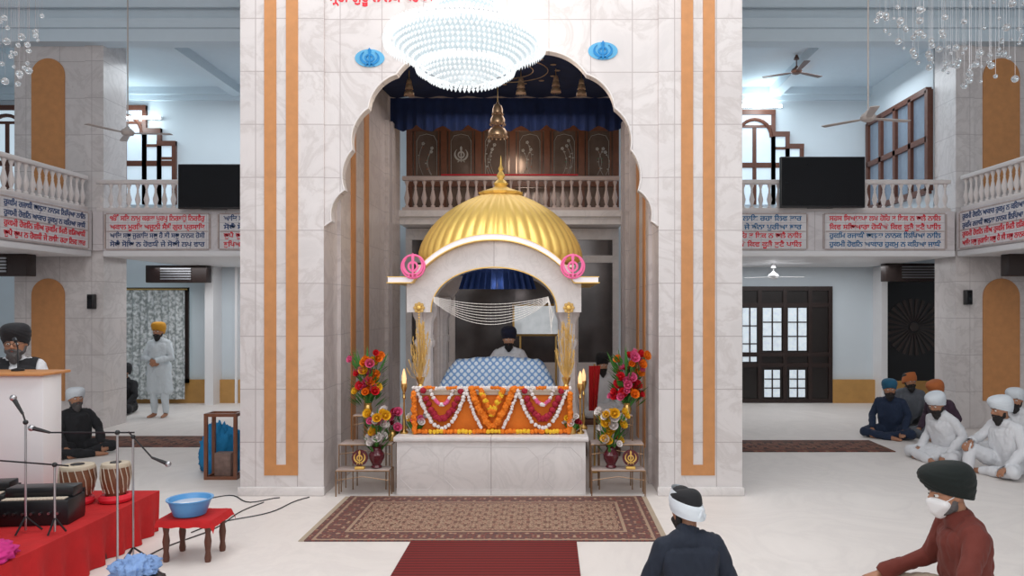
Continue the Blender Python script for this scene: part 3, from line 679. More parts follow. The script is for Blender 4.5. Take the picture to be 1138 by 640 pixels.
MB().rbox(-.82,.82,-.15,.18,0,.42,.01).build("cloth_skirt","orcloth",ft)
FL=dict(o=mat("marigold_orange",(.90,.20,.005),.7,var=.3,scale=30,bump=.4),r=mat("crimson_petal",(.36,.006,.03),.7,var=.3,scale=30),w=mat("white_petal",(.80,.74,.72),.7,var=.1),p=mat("pink_petal",(.78,.13,.30),.7,var=.3),y=mat("yellow_petal",(.85,.50,.02),.7,var=.2),R=mat("red_petal",(.65,.008,.02),.7,var=.2))
def garland(path,r,col,lab,y,dbl=None):
    P=[Vector((p0,0,p1)) for p0,p1 in path]; m=MB(); pts=[]
    for p0,p1 in zip(P[:-1],P[1:]):
        n=max(1,int((p1-p0).length/(r*1.25)))
        for i in range(n): pts.append(p0.lerp(p1,i/n))
    pts.append(P[-1])
    for i,p in enumerate(pts):
        j=Vector((random.uniform(-.2,.2),random.uniform(-.3,.2),random.uniform(-.2,.2)))*r
        mi=0 if not dbl else (0 if (i//dbl)%2==0 else 1)
        q=p+j; m.sphere(q,r*random.uniform(.85,1.05),mi,8,6)
        for k in range(4):
            an=random.uniform(0,6.28); m.sphere(q+Vector((cos(an)*r*.6,-r*.45,sin(an)*r*.6)),r*.42,mi,6,4)
    o=m.build("flower_garland",[FL[c] for c in col],loc=(CX,y,0)); tag(o,lab,"garland","flower garlands on the table"); return o
def cat(x0,z0,x1,z1,s,n=14): return [(x0+(x1-x0)*t/n,z0+(z1-z0)*t/n-4*s*(t/n)*(1-t/n)) for t in range(n+1)]
yG=7.93
for sg in (-1,1):
    garland(cat(sg*.80,1.09,sg*.28,1.09,.40),.024,"w","white flower garland hanging in a deep swag",yG)
    garland(cat(sg*.735,1.09,sg*.345,1.09,.30),.036,"r","crimson flower garland hanging in a swag",yG)
    garland(cat(sg*.66,1.09,sg*.42,1.09,.15),.022,"wp","short white and pink flower garland in a swag",yG,3)
    garland(cat(sg*.84,1.06,sg*.83,.67,.0),.032,"o","orange marigold garland edging the table",yG-.01)
    garland(cat(sg*.22,1.10,sg*.03,.72,.03),.040,"o","thick orange marigold garland at the middle",yG)
    garland(cat(sg*.12,1.10,sg*.0,.84,.0),.032,"oy","orange and yellow marigold garland at the middle",yG-.03,2)
    garland(cat(sg*.275,1.09,sg*.12,.70,.03),.020,"w","thin white garland at the middle",yG-.01)
garland(cat(-.84,1.12,.84,1.12,0),.022,"wo","white and orange flower garland along the table edge",yG,4)
garland(cat(-.82,.655,.82,.655,0),.026,"oy","orange and yellow marigold garland along the podium",yG-.01,4)

def bloom_mesh(name,matr,r=.055):
    m=MB()
    for lay,(n,ph,tl,sz) in enumerate(((7,0,.25,1.0),(6,.4,.75,.85),(4,.8,1.15,.6))):
        for k in range(n):
            a=2*pi*k/n+ph; d=Vector((cos(a),sin(a),0)); s=Vector((-sin(a),cos(a),0)); u=Vector((0,0,1)); vs=[]
            for j in range(4):
                t=j/3; an=tl+.5*t; c=(d*cos(an)+u*sin(an))*r*sz*t; w=r*.5*sz*sin(pi*(.12+.75*t))
                for q in (-1,0,1): vs.append(c+s*w*q+u*(-.12*r*(1-abs(q))))
            m.add(vs,[(j*3+q,j*3+q+1,(j+1)*3+q+1,(j+1)*3+q) for j in range(3) for q in range(2)])
    m.sphere((0,0,r*.25),r*.28,0,7,5)
    me=m.build(name,matr); md=me.data; bpy.data.objects.remove(me); return md
BL={k:bloom_mesh("bloom",v) for k,v in FL.items()}
def bouquet(loc,h,spread,cols,n,lab,vase=True,vm="maroon",bs=1.0,spikes=0):
    th=E("flower_vase",loc,lab,"flower vase")
    MB().lathe([(.05,0),(.06,.01),(.045,.03),(.08,.10),(.085,.14),(.05,.19),(.045,.21),(.06,.225)] if vase else [(.04,0),(.05,.05),(.035,.1),(.045,.12)],18).build("vase",vm,th)
    vz=.2 if vase else .1
    rnd=random.Random(int(loc[0]*100)+n); stems=MB(); leaf=MB()
    for i in range(n):
        a=rnd.uniform(0,2*pi); e=math.sqrt(rnd.random()); zz=rnd.uniform(.15,1)
        rad=spread*e*sin(pi*min(.95,.3+.6*(1-abs(zz-.45))))
        p=Vector((rad*cos(a),rad*sin(a)*.7-.02,vz+h*zz))
        stems.tube([(0,0,vz-.08),(p.x*.3,p.y*.3,vz+h*zz*.4),tuple(p)],.004,5)
        c=cols[i%len(cols)]; b=bpy.data.objects.new("bloom",BL[c]); COL.objects.link(b); b.parent=th; b.location=p
        k=rnd.uniform(.85,1.40)*bs; b.scale=(k,k,k); out=Vector((p.x*1.2,p.y-.12,.10)); b.rotation_euler=out.to_track_quat('Z','Y').to_euler()
    for i in range(int(n*1.8)):
        a=rnd.uniform(0,2*pi); q=Vector((cos(a)*spread*1.0,sin(a)*spread*.5,vz+h*rnd.uniform(.1,1.0))); b0=q*.45; b0.z=q.z-.10
        s=Vector((-sin(a),cos(a),.2)).normalized()*.018; mid=(q+b0)/2
        leaf.add([b0,mid+s,q,mid-s],[(0,1,2,3)])
    for i in range(spikes):
        a=rnd.uniform(-1.0,1.0); q=Vector((sin(a)*spread*1.2,-.02,vz+h*(1.12-.12*abs(a)))); b0=Vector((q.x*.4,0,vz+h*.5)); s=Vector((.014,0,0)); mid=(q+b0)/2
        leaf.add([b0,mid+s,q,mid-s],[(0,1,2,3)])
    stems.build("stem","leafs",th); leaf.build("leaf","leafs",th,smooth=0); return th
def stand(cx,lab):
    th=E("flower_stand",(cx,8.02,0),lab,"stand","tiered flower stands")
    m=MB(); tiers=[(-.28,.28,-.28,-.08,.27),(-.28,.28,-.16,.10,.52),(-.18,.18,.02,.2,.80)]; g=MB()
    for x0,x1,y0,y1,z in tiers:
        g.rbox(x0,x1,y0,y1,z,z+.012,.004)
        m.tube([(x0,y0,z),(x1,y0,z),(x1,y1,z),(x0,y1,z)],.008,6,closed=True)
        for x in (x0,x1): m.tube([(x,y0,z),(x,y0,0)],.007,6).tube([(x,y1,z),(x,y1,0)],.007,6)
        m.tube([(x0,y0,z-.1),(0,y0,z-.06),(x1,y0,z-.1)],.004,5)
    m.build("metal_frame",stm,th); g.build("shelf","marble_pink",th)
stm=mat("bronze_metal",(.32,.20,.12),.35,.9)
stand(-1.955,"bronze tiered stand with shelves holding vases"); stand(.73,"bronze tiered stand with shelves holding vases")
bouquet((-1.83,7.84,.285),.40,.17,"wywpwy",26,"maroon vase with white, yellow and pink flowers",spikes=4)
bouquet((.66,7.84,.285),.40,.19,"yywwy",28,"maroon vase with yellow and white flowers",spikes=4)
bouquet((-1.70,8.02,.535),.26,.10,"wprw",10,"small vase with white and pink flowers",False,"brass")
bouquet((-1.99,8.12,.815),.58,.24,"ppoRoy",50,"vase of pink orange and red flowers",False,"brass",1.0,8)
bouquet((.86,8.12,.815),.58,.24,"RpRpo",50,"vase of red and pink flowers",False,"brass",1.0,8)
bouquet((-1.44,7.98,.62),.10,.12,"wwpy",14,"low bowl of white and pink flowers",False,"brass",.75)
bouquet((.25,7.98,.62),.10,.12,"wwry",14,"low bowl of white and crimson flowers",False,"brass",.75)
for x in (-1.99,.86):
    th=E("khanda_plaque",(x,7.77,.283),"small golden khanda disc on a base on the stand","plaque","khanda plaques on flower stands")
    m=MB(); m.lathe([(.085,-.008),(.085,.008)],28,(0,0,.12),axis='y',m=1).rbox(-.05,.05,-.03,.03,0,.03,.006); khanda(m,.085,(0,.12),-.02,-.008,0); m.build("disc",["goldp","maroon"],th)
for sg in (-1,1):
    th=E("wheat_spray",(CX+sg*.80,8.10,1.09),"tall golden dried wheat spray in a brass cup","dried wheat","wheat sprays beside the book")
    MB().lathe([(.035,0),(.04,.02),(.025,.05),(.045,.10),(.05,.13)],14).build("cup","brass",th)
    m=MB()
    for i in range(80):
        an=random.uniform(0,6.28); h=random.uniform(.22,.76); r=random.uniform(.0,.17)*(1-.6*h/.76)+.01; p=Vector((r*cos(an),r*sin(an)*.4,h)); m.tube([(0,0,.1),(p.x*.7,p.y*.7,h*.6),tuple(p)],.002,4)
        dr=(p-Vector((p.x*.7,p.y*.7,h*.6))).normalized()
        for k in range(6): q=p-dr*.014*k; m.sphere(q+Vector((random.uniform(-.004,.004),0,0)),(.0055,.0055,.011),0,5,4)
    m.build("ears","wheat",th)["kind"]="stuff"
for x in (-.96,-1.02,.95,1.0):
    th=E("oil_lamp",(CX+x,8.0 if abs(x)<.97 else 8.3,.62),"tall slender brass lamp stand with flame cup","lamp stand","brass lamp stands"); th.scale=(.75,.75,.9)
    MB().lathe([(.06,0),(.06,.02),(.02,.05),(.025,.15),(.012,.2),(.012,.4),(.025,.43),(.012,.47),(.03,.52),(.045,.56),(.045,.6)],14).build("stem","brass",th)
    MB().lathe([(.03,.6),(.035,.66),(.018,.72),(.005,.75)],12).build("lamp_chimney","led2",th)
th=E("red_cloth_drape",(.55,8.9,.0),"red cloth hanging on a slim brass stand","cloth")
MB().tube([(0,0,0),(0,0,1.30)],.012,8).lathe([(.07,0),(.07,.02),(.02,.03)],14).build("stand_rod","brass",th)
m=MB(); n=20; vs=[(-.07+.14*i/n*(1-.3*j/8),-.02+.018*sin(i*1.4)*(.4+j/8),1.28-.54*j/8) for j in range(9) for i in range(n+1)]
m.add(vs,[(j*(n+1)+i,j*(n+1)+i+1,(j+1)*(n+1)+i+1,(j+1)*(n+1)+i) for j in range(8) for i in range(n)]); m.build("red_cloth","red",th,smooth=1)

# ------------------------------------------------------------ chandelier
th=E("crystal_chandelier",(CX-.005,5.45,3.955),"large lit crystal bead chandelier with domed basket","chandelier")
m=MB()
for j in range(8):
    t=j/7; r=.565-.215*t**1.3; z=-.18*t
    n=int(2*pi*r/.036)
    for i in range(n): 
        an=2*pi*(i+.5*(j%2))/n; m.octa((r*cos(an),r*sin(an),z),.0135,.024)
for j in range(6):
    t=j/5; a1=t*pi/2*.9; r=.32*cos(a1)**.8; z=-.22-.10*sin(a1)
    n=max(8,int(2*pi*r/.034))
    for i in range(n): an=2*pi*(i+.5*(j%2))/n; m.octa((r*cos(an),r*sin(an),z),.013,.022)
for r,z,h in ((.58,.02,.05),(.59,-.02,.055),(.35,-.195,.05),(.36,-.205,.04)):
    n=int(2*pi*r/.032)
    for i in range(n): an=2*pi*i/n; m.octa((r*cos(an),r*sin(an),z),.0135,h)
m.build("bead_basket","crystal",th)["kind"]="stuff"
m=MB()
for i in range(54):
    an=2*pi*i/54
    for k in range(11):
        t=k/10; r=.575-.335*t; z=.03+.11*t**1.4; m.octa((r*cos(an),r*sin(an),z),.0125,.022)
for k in range(7):
    r=.235; n=44
    for i in range(n): an=2*pi*(i+.5*(k%2))/n; m.octa((r*cos(an),r*sin(an),.15+.042*k),.0135,.026)
for i in range(30):
    an=2*pi*i/30
    for k in range(12): t=k/11; r=.22-.10*t**.7; m.octa((r*cos(an),r*sin(an),.43+.5*t),.011,.022)
m.build("bead_strings","crystal",th)["kind"]="stuff"
MB().lathe([(.21,.42),(.21,.15),(.53,.012),(.52,-.03),(.32,-.17),(.27,-.22),(.15,-.28),(.02,-.29)],48).build("added_glow_shell","liner",th,smooth=1)  # added glowing shell inside the beads
m=MB()
for r,z in ((.565,.02),(.232,.15),(.345,-.19),(.232,.43),(.12,.94)): m.tube([(r*cos(2*pi*i/48),r*sin(2*pi*i/48),z) for i in range(48)],.009,6,closed=True)
m.tube([(0,0,-.25),(0,0,3.53)],.015,8)
m.build("chrome_frame","steel",th)
def ballch(loc,n,R,lab,seed):
    rnd=random.Random(seed); th=E("glass_ball_chandelier",loc,lab,"chandelier","glass ball chandeliers")
    m=MB(); s=MB()
    for i in range(n):
        a1=i*2.399; r=R*math.sqrt((i+.5)/n); z=-.30+.50*(r/R)**1.2+.10*sin(3*a1)+rnd.uniform(-.05,.05)
        p=(r*cos(a1),r*sin(a1),z); m.sphere(p,rnd.choice((.012,.016,.020,.026)),0,14,10); s.tube([p,(p[0],p[1],.7)],.0010,3)
    m.build("glass_balls",["ball","steel"],th)["kind"]="stuff"; s.build("hanging_wires","steel",th)["kind"]="stuff"
    MB().lathe([(R*1.02,.7),(R*1.02,.73)],32).tube([(0,0,.7),(0,0,7.49-loc[2])],.012,6).build("ceiling_plate","steel",th)
ballch((3.28,5.5,4.02),130,.80,"wide clear glass ball chandelier hanging on wires",3)
ballch((-3.98,5.5,3.90),30,.17,"small clear glass ball chandelier hanging on wires",5)

# ------------------------------------------------------------ left stage items
st=E("stage",(-4.73,5.4,0),"low stage fully draped in bright red cloth","stage")
m=MB(); x0,x1,y0,y1=-1.27,1.27,-1.7,1.16; H=.36
MB().rbox(x0+.03,x1-.03,y0+.03,y1-.03,0,.33,.01).build("platform_box","dkwood",st)
vs=[]
def per(t):
    L=[(x0,y0),(x1,y0),(x1,y1),(x0,y1)]; k=int(t*4)%4; f=t*4-int(t*4); p0=L[k]; p1=L[(k+1)%4]; return Vector((p0[0]+(p1[0]-p0[0])*f,p0[1]+(p1[1]-p0[1])*f,0))
N=400; rows=8
for j in range(rows+1):
    for i in range(N):
        p=per(i/N); d=Vector((1 if p.x>x1-.001 else (-1 if p.x<x0+.001 else 0),1 if p.y>y1-.001 else (-1 if p.y<y0+.001 else 0),0))
        w=(j/rows)*.03*(sin(i*.75)+.6*sin(i*.31+1)); q=p+d*(w+.012*j/rows); vs.append((q.x,q.y,max(.003,H-(H-.003)*j/rows)))
fs=[(j*N+i,j*N+(i+1)%N,(j+1)*N+(i+1)%N,(j+1)*N+i) for j in range(rows) for i in range(N)]; fs.append(tuple(range(N)))
m.add(vs,fs); m.build("red_drape","red",st,smooth=.9)
th=E("lectern",(-4.60,6.38,.36),"white fronted lectern with brown wooden top","lectern")
MB().rbox(-.5,.31,-.12,.12,0,1.05,.01).build("body","white",th); MB().rbox(-.53,.34,-.18,.2,1.05,1.075,.008).build("top_board","orange",th); MB().rbox(-.5,.31,-.13,-.12,.0,.06,.003).build("plinth","wood",th)
th=E("gooseneck_microphone",(-4.62,6.42,1.436),"slim black gooseneck microphone on the lectern top","microphone")
MB().lathe([(.05,0),(.05,.015),(.012,.025)],16).build("base","black",th)
MB().tube([(0,0,.01),(0,0,.12),(-.03,.04,.20),(-.09,.10,.25)],.006,6).build("neck","black",th); MB().tube([(-.09,.10,.25),(-.14,.15,.27)],[.014,.018],8).build("microphone_head","black",th)
def harmonium(loc,rot,lab):
    th=E("harmonium",loc,lab,"harmonium","harmoniums on the stage",rot=rot); th.scale=(.92,.92,.95)
    MB().rbox(-.27,.27,-.14,.14,.0,.2,.012).build("case","black",th)
    k0=None
    for i in range(17):
        if k0 is None: k0=MB().rbox(0,.025,-.13,-.06,0,.010,.002).build("key","creamcloth",th,loc=(-.24,0,.2))
        else: q=k0.copy(); COL.objects.link(q); q.location=(-.24+i*.028,0,.2)
    MB().rbox(-.26,.26,-.04,.12,.2,.28,.01).build("top_lid","black",th)
    m=MB()
    for i in range(5): m.rbox(-.24,.24,.14+i*.014,.148+i*.014,.01,.22,.003)
    m.build("bellows","black",th); k0=None
    for i in range(7):
        if k0 is None: k0=MB().lathe([(.011,-.022),(.011,-.01),(.006,0)],8,axis='y').build("stop_knob","steel",th,loc=(-.2,-.14,.1))
        else: q=k0.copy(); COL.objects.link(q); q.location=(-.2+i*.066,-.14,.1)
    MB().tube([(-.28,.0,.12),(-.3,0,.12),(-.3,.06,.15)],.008,6).build("handle","brass",th)
harmonium((-3.86,5.62,.36),.12,"black harmonium with silver knobs on red stage"); harmonium((-4.15,5.08,.36),-.1,"black harmonium nearer the stage edge")
harmonium((-4.46,5.76,.36),.2,"black harmonium beside the lectern")
tskin=mat("drum_skin",(.55,.47,.36),.6); tbody=mat("brown_drum_body",(.20,.08,.04),.4,var=.4,scale=15)
for x,y,r,lab in ((-3.91,6.12,.125,"brown strapped tabla drum on the stage"),(-3.64,6.20,.105,"slim brown tabla drum on the stage")):
    th=E("tabla",(x,y,.36),lab,"drum","tabla drums"); th.scale=(1.0,1.0,1.08)
    MB().tube([( .10*cos(i*pi/12),.10*sin(i*pi/12),.03) for i in range(24)],.03,8,closed=True).build("cushion_ring","redt",th)
    MB().lathe([(r*.6,.04),(r*1.0,.12),(r*1.08,.2),(r,.28)],24).build("drum_body",tbody,th)
    MB().lathe([(r*1.03,.27),(r*1.05,.285),(r*1.0,.3),(r*.9,.302)],24).build("drum_head",tskin,th); MB().lathe([(r*.42,.303),(r*.4,.308)],18).build("black_spot","black",th)
    m=MB()
    for i in range(16): a1=i*2*pi/16; b1=a1+.2; m.tube([(r*1.06*cos(a1),r*1.06*sin(a1),.28),(r*1.10*cos(b1),r*1.10*sin(b1),.19),(r*.9*cos(a1+.4),r*.9*sin(a1+.4),.08)],.004,5)
    m.build("strap","creamcloth",th)
def micstand(base,h,boom,mic,lab,fr=.18):
    th=E("microphone_stand",base,lab,"microphone stand","microphone stands")
    MB().tube([(0,0,.02),(0,0,h)],.008,8).build("pole","steel",th)
    for k in range(3): a1=k*2.094+.5; MB().tube([(0,0,.12),(fr*cos(a1),fr*sin(a1),.012)],.007,6).build("leg","black",th)
    b=Vector(boom); MB().tube([tuple(Vector((0,0,h))-b*.25),(b.x,b.y,h+b.z)],.006,6).sphere((0,0,h),.018).build("boom_arm","black",th)
    e=Vector((b.x,b.y,h+b.z)); d=Vector(mic).normalized(); MB().tube([e-d*.0,e+d*.12],[.009,.016],8).build("microphone_body","black",th)
    MB().sphere(tuple(e+d*.135),.023).build("microphone_head","steel",th)
micstand((-3.07,5.25,0),1.10,(-.48,.0,.0),(-1,0,.25),"black boom microphone stand beside the red stage")
micstand((-3.78,5.33,.36),.80,(-.02,.0,.06),(-.3,.0,.5),"steel microphone stand on the stage",.10)
micstand((-3.24,5.75,0),.98,(.20,-.1,-.14),(.5,0,-.2),"steel microphone stand with drooping boom",.12)
micstand((-3.55,5.30,.36),.50,(-.40,0,.03),(-1,0,0),"black microphone stand over the harmonium",.07)
th=E("small_table",(-2.83,5.9,0),"small dark wooden table with red cloth top","table"); th.scale=(.86,.86,1)
MB().rbox(-.24,.24,-.2,.2,.28,.33,.01).build("table_top","wood",th)
for x in (-.19,.19):
    for y in (-.15,.15): MB().lathe([(.025,0),(.03,.03),(.022,.08),(.032,.16),(.022,.22),(.032,.28)],12).build("leg","wood",th,loc=(x,y,0))
m=MB(); n=24; vs=[]
for j in range(n+1):
    for i in range(n+1):
        x=-.30+.60*i/n; y=-.26+.52*j/n; ox=max(0,abs(x)-.25); oy=max(0,abs(y)-.21); vs.append((x-.4*ox*(1 if x>0 else -1),y-.4*oy*(1 if y>0 else -1),.337-(ox+oy)*1.0+.006*sin(x*40)*sin(y*33)*(ox+oy>0)))
m.add(vs,[(j*(n+1)+i,j*(n+1)+i+1,(j+1)*(n+1)+i+1,(j+1)*(n+1)+i) for j in range(n) for i in range(n)]); m.build("red_table_cloth","red",th)
th=E("basin",(-2.86,5.88,.345),"round blue plastic basin on the red cloth","basin"); th.scale=(.92,.92,1)
MB().lathe([(.12,0),(.13,.0),(.175,.115),(.19,.12),(.19,.128),(.17,.126),(.125,.012),(.0,.012)],32).build("bowl","bluebowl",th); MB().lathe([(.155,.09),(.0,.095)],24).build("water",mat("pale_water",(.6,.62,.66),.1),th)
def lump(name,loc,r,matn,lab,cat_,seed,ext=None,cr=.14):
    th=E(name,loc,lab,cat_); m=MB(); u,v=56,30; m.sphere((0,0,0),r,0,u,v)
    m.v=[tuple(Vector(p)*(1+.28*noise.noise(Vector(p)*7+Vector((seed,0,0)))+cr*(abs(noise.noise(Vector(p)*22))-.2)+cr*.6*abs(noise.noise(Vector(p)*45)))) for p in m.v]
    m.v=[(p[0],p[1],max(p[2],-r[2]*.55)+r[2]*.55) for p in m.v]; m.build("cloth_body",matn,th,smooth=2)
    if ext: ext(th)
def strap(th): MB().tube([(-.1,0,.16),(-.05,-.02,.28),(.06,-.02,.26),(.1,0,.15)],.012,8).build("strap","black",th)
lump("cloth_bag",(-2.76,4.95,0),(.20,.16,.16),"black","black bag on the floor beside the stage","bag",2.0,strap)
lump("folded_cloth",(-2.76,4.90,.225),(.13,.09,.065),"peri","crumpled light blue cloth on top of black bag","cloth",5.0,None,.6)
lump("folded_cloth",(-3.64,4.78,.36),(.16,.18,.06),"pinkcloth","flat magenta cloth on the stage edge","cloth",9.0,None,.4)
lump("cloth_bag",(-3.98,8.95,0),(.24,.2,.36),"tealcloth","bright blue cloth sack leaning on wooden frame","bag",12.0,None,.3)
th=E("framed_glass_box",(-3.78,8.60,0),"open brown wooden framed box standing on the floor","box")
m=MB(); X,Y,Z=.17,.10,.76
for sx in (-X,X):
    for sy in (-Y,Y): m.box(sx-.018,sx+.018,sy-.018,sy+.018,0,Z)
for z in (.018,Z-.018):
    for sy in (-Y,Y): m.box(-X,X,sy-.016,sy+.016,z-.018,z+.018)
    for sx in (-X,X): m.box(sx-.016,sx+.016,-Y,Y,z-.018,z+.018)
m.build("frame","wwood",th,smooth=0)
MB().box(-X,X,-Y,Y,.0,.012).build("base_board","wood",th,smooth=0)
MB().rbox(-.10,.10,-.06,.06,.012,.30,.02).build("packed_contents",mat("mottled_print",(.20,.13,.11),.6,var=.7,scale=14),th)
def cable(pts): tag(MB().tube(pts,.006,5).build("cable","black"),"thin black cable trailing across the floor","cable","floor cables")
def wig(p0,p1,n=16,w=.08,ph=0):
    p0=Vector(p0);p1=Vector(p1);d=(p1-p0);s=Vector((-d.y,d.x,0)).normalized(); return [p0+d*t/n+s*w*sin(t*pi*2/n+ph)*sin(pi*t/n) for t in range(n+1)]
cable(wig((-3.6,7.6,.006),(-2.8,7.68,.006),w=.2)); cable(wig((-3.15,6.5,.006),(-2.5,7.7,.006),w=.1,ph=1)); cable(wig((-3.2,5.9,.006),(-2.9,7.5,.006),w=.07,ph=2))

# ------------------------------------------------------------ people
ico=bmesh.new(); bmesh.ops.create_icosphere(ico,subdivisions=2,radius=1); ICO=[v.co.copy() for v in ico.verts]; ico.free()
def hull(bm,pts):
    b=bmesh.new()
    for p in pts: b.verts.new(p)
    bmesh.ops.convex_hull(b,input=b.verts[:])
    b.verts.index_update(); mp={}
    for f in b.faces:
        vs=[]
        for v in f.verts:
            if v.index not in mp: mp[v.index]=bm.verts.new(v.co)
            vs.append(mp[v.index])
        bm.faces.new(vs)
    b.free()
def remesh(bm,vox,sm=3):
    me=bpy.data.meshes.new("tmp"); bm.to_mesh(me); bm.free(); o=bpy.data.objects.new("tmp",me); COL.objects.link(o)
    r=o.modifiers.new("r","REMESH"); r.mode='VOXEL'; r.voxel_size=vox
    s=o.modifiers.new("s","SMOOTH"); s.factor=.5; s.iterations=sm
    dg=bpy.context.evaluated_depsgraph_get(); out=bpy.data.meshes.new_from_object(o.evaluated_get(dg)); bpy.data.objects.remove(o); return out
def mk(name,me,mats,parent,loc=(0,0,0)):
    me.materials.clear()
    for m_ in mats: me.materials.append(M[m_] if isinstance(m_,str) else m_)
    me.polygons.foreach_set("use_smooth",[True]*len(me.polygons))
    o=bpy.data.objects.new(name,me); COL.objects.link(o); o.parent=parent; o.location=loc; return o
def turban(style,H,R,matn,parent,matn2=None):
    n,mm=72,30; vs=[]
    tall={'dastar':.145,'round':.125,'patka':.085}[style]; wide={'dastar':1.26,'round':1.25,'patka':1.03}[style]
    for j in range(mm+1):
        t=j/mm
        for i in range(n):
            th=2*pi*i/n; x=sin(th); y=cos(th); fr=(1+y)/2
            zr=-.045+.085*fr; ztop=.045+tall
            if t<.40: Rr=1+(wide-1)*sin(t/.40*pi/2)
            else: Rr=wide*max(0,cos((t-.40)/.60*pi/2))**.62
            z=zr+(ztop-zr)*sin(t*pi/2)**1.05
            u=(t*7+1.9*abs(x)+(0 if style!='patka' else 3*x))%1
            off=1+(.06 if style!='patka' else .02)*u*(1-t)
            pk=.02*max(0,y)*sin(pi*t) if style=='dastar' else 0
            vs.append(H+R@Vector((.090*Rr*x*off,-.014+.108*Rr*y*off+pk,z)))
    m=MB(); m.add(vs,[(j*n+i,j*n+(i+1)%n,(j+1)*n+(i+1)%n,(j+1)*n+i) for j in range(mm) for i in range(n)]+[tuple(range(n-1,-1,-1))])
    o=m.build("turban" if style!='patka' else "headcloth",matn,parent,smooth=1.0)
    if style=='patka':
        k=MB(); k.sphere(H+R@Vector((0,.02,.118)),(.055,.06,.028),0,14,8); k.build("top_knot",matn,o)
        bmt=matn2 or matn
        k=MB(); vs=[]
        for j in range(11):
            t=j/10
            for i in range(n):
                th=2*pi*i/n; x=sin(th); y=cos(th); fr=(1+y)/2; z=-.066+.085*fr+.135*t; rr=1.08+.05*sin(pi*t)+.016*sin(t*17+3*x)-.40*max(0,t-.45)
                vs.append(H+R@Vector((.090*rr*x,-.014+.108*rr*y,z)))
        k.add(vs,[(j*n+i,j*n+(i+1)%n,(j+1)*n+(i+1)%n,(j+1)*n+i) for j in range(10) for i in range(n)])
        b=H+R@Vector((.01,-.128,.0)); k.sphere(b,(.022,.014,.02),0,8,6)
        for s in (-1,1): k.tube([b,b+R@Vector((s*.02,-.006,-.03)),b+R@Vector((s*.03,.004,-.055))],[.010,.012,.005],6)
        k.build("head_band",bmt,o,smooth=1)
    return o
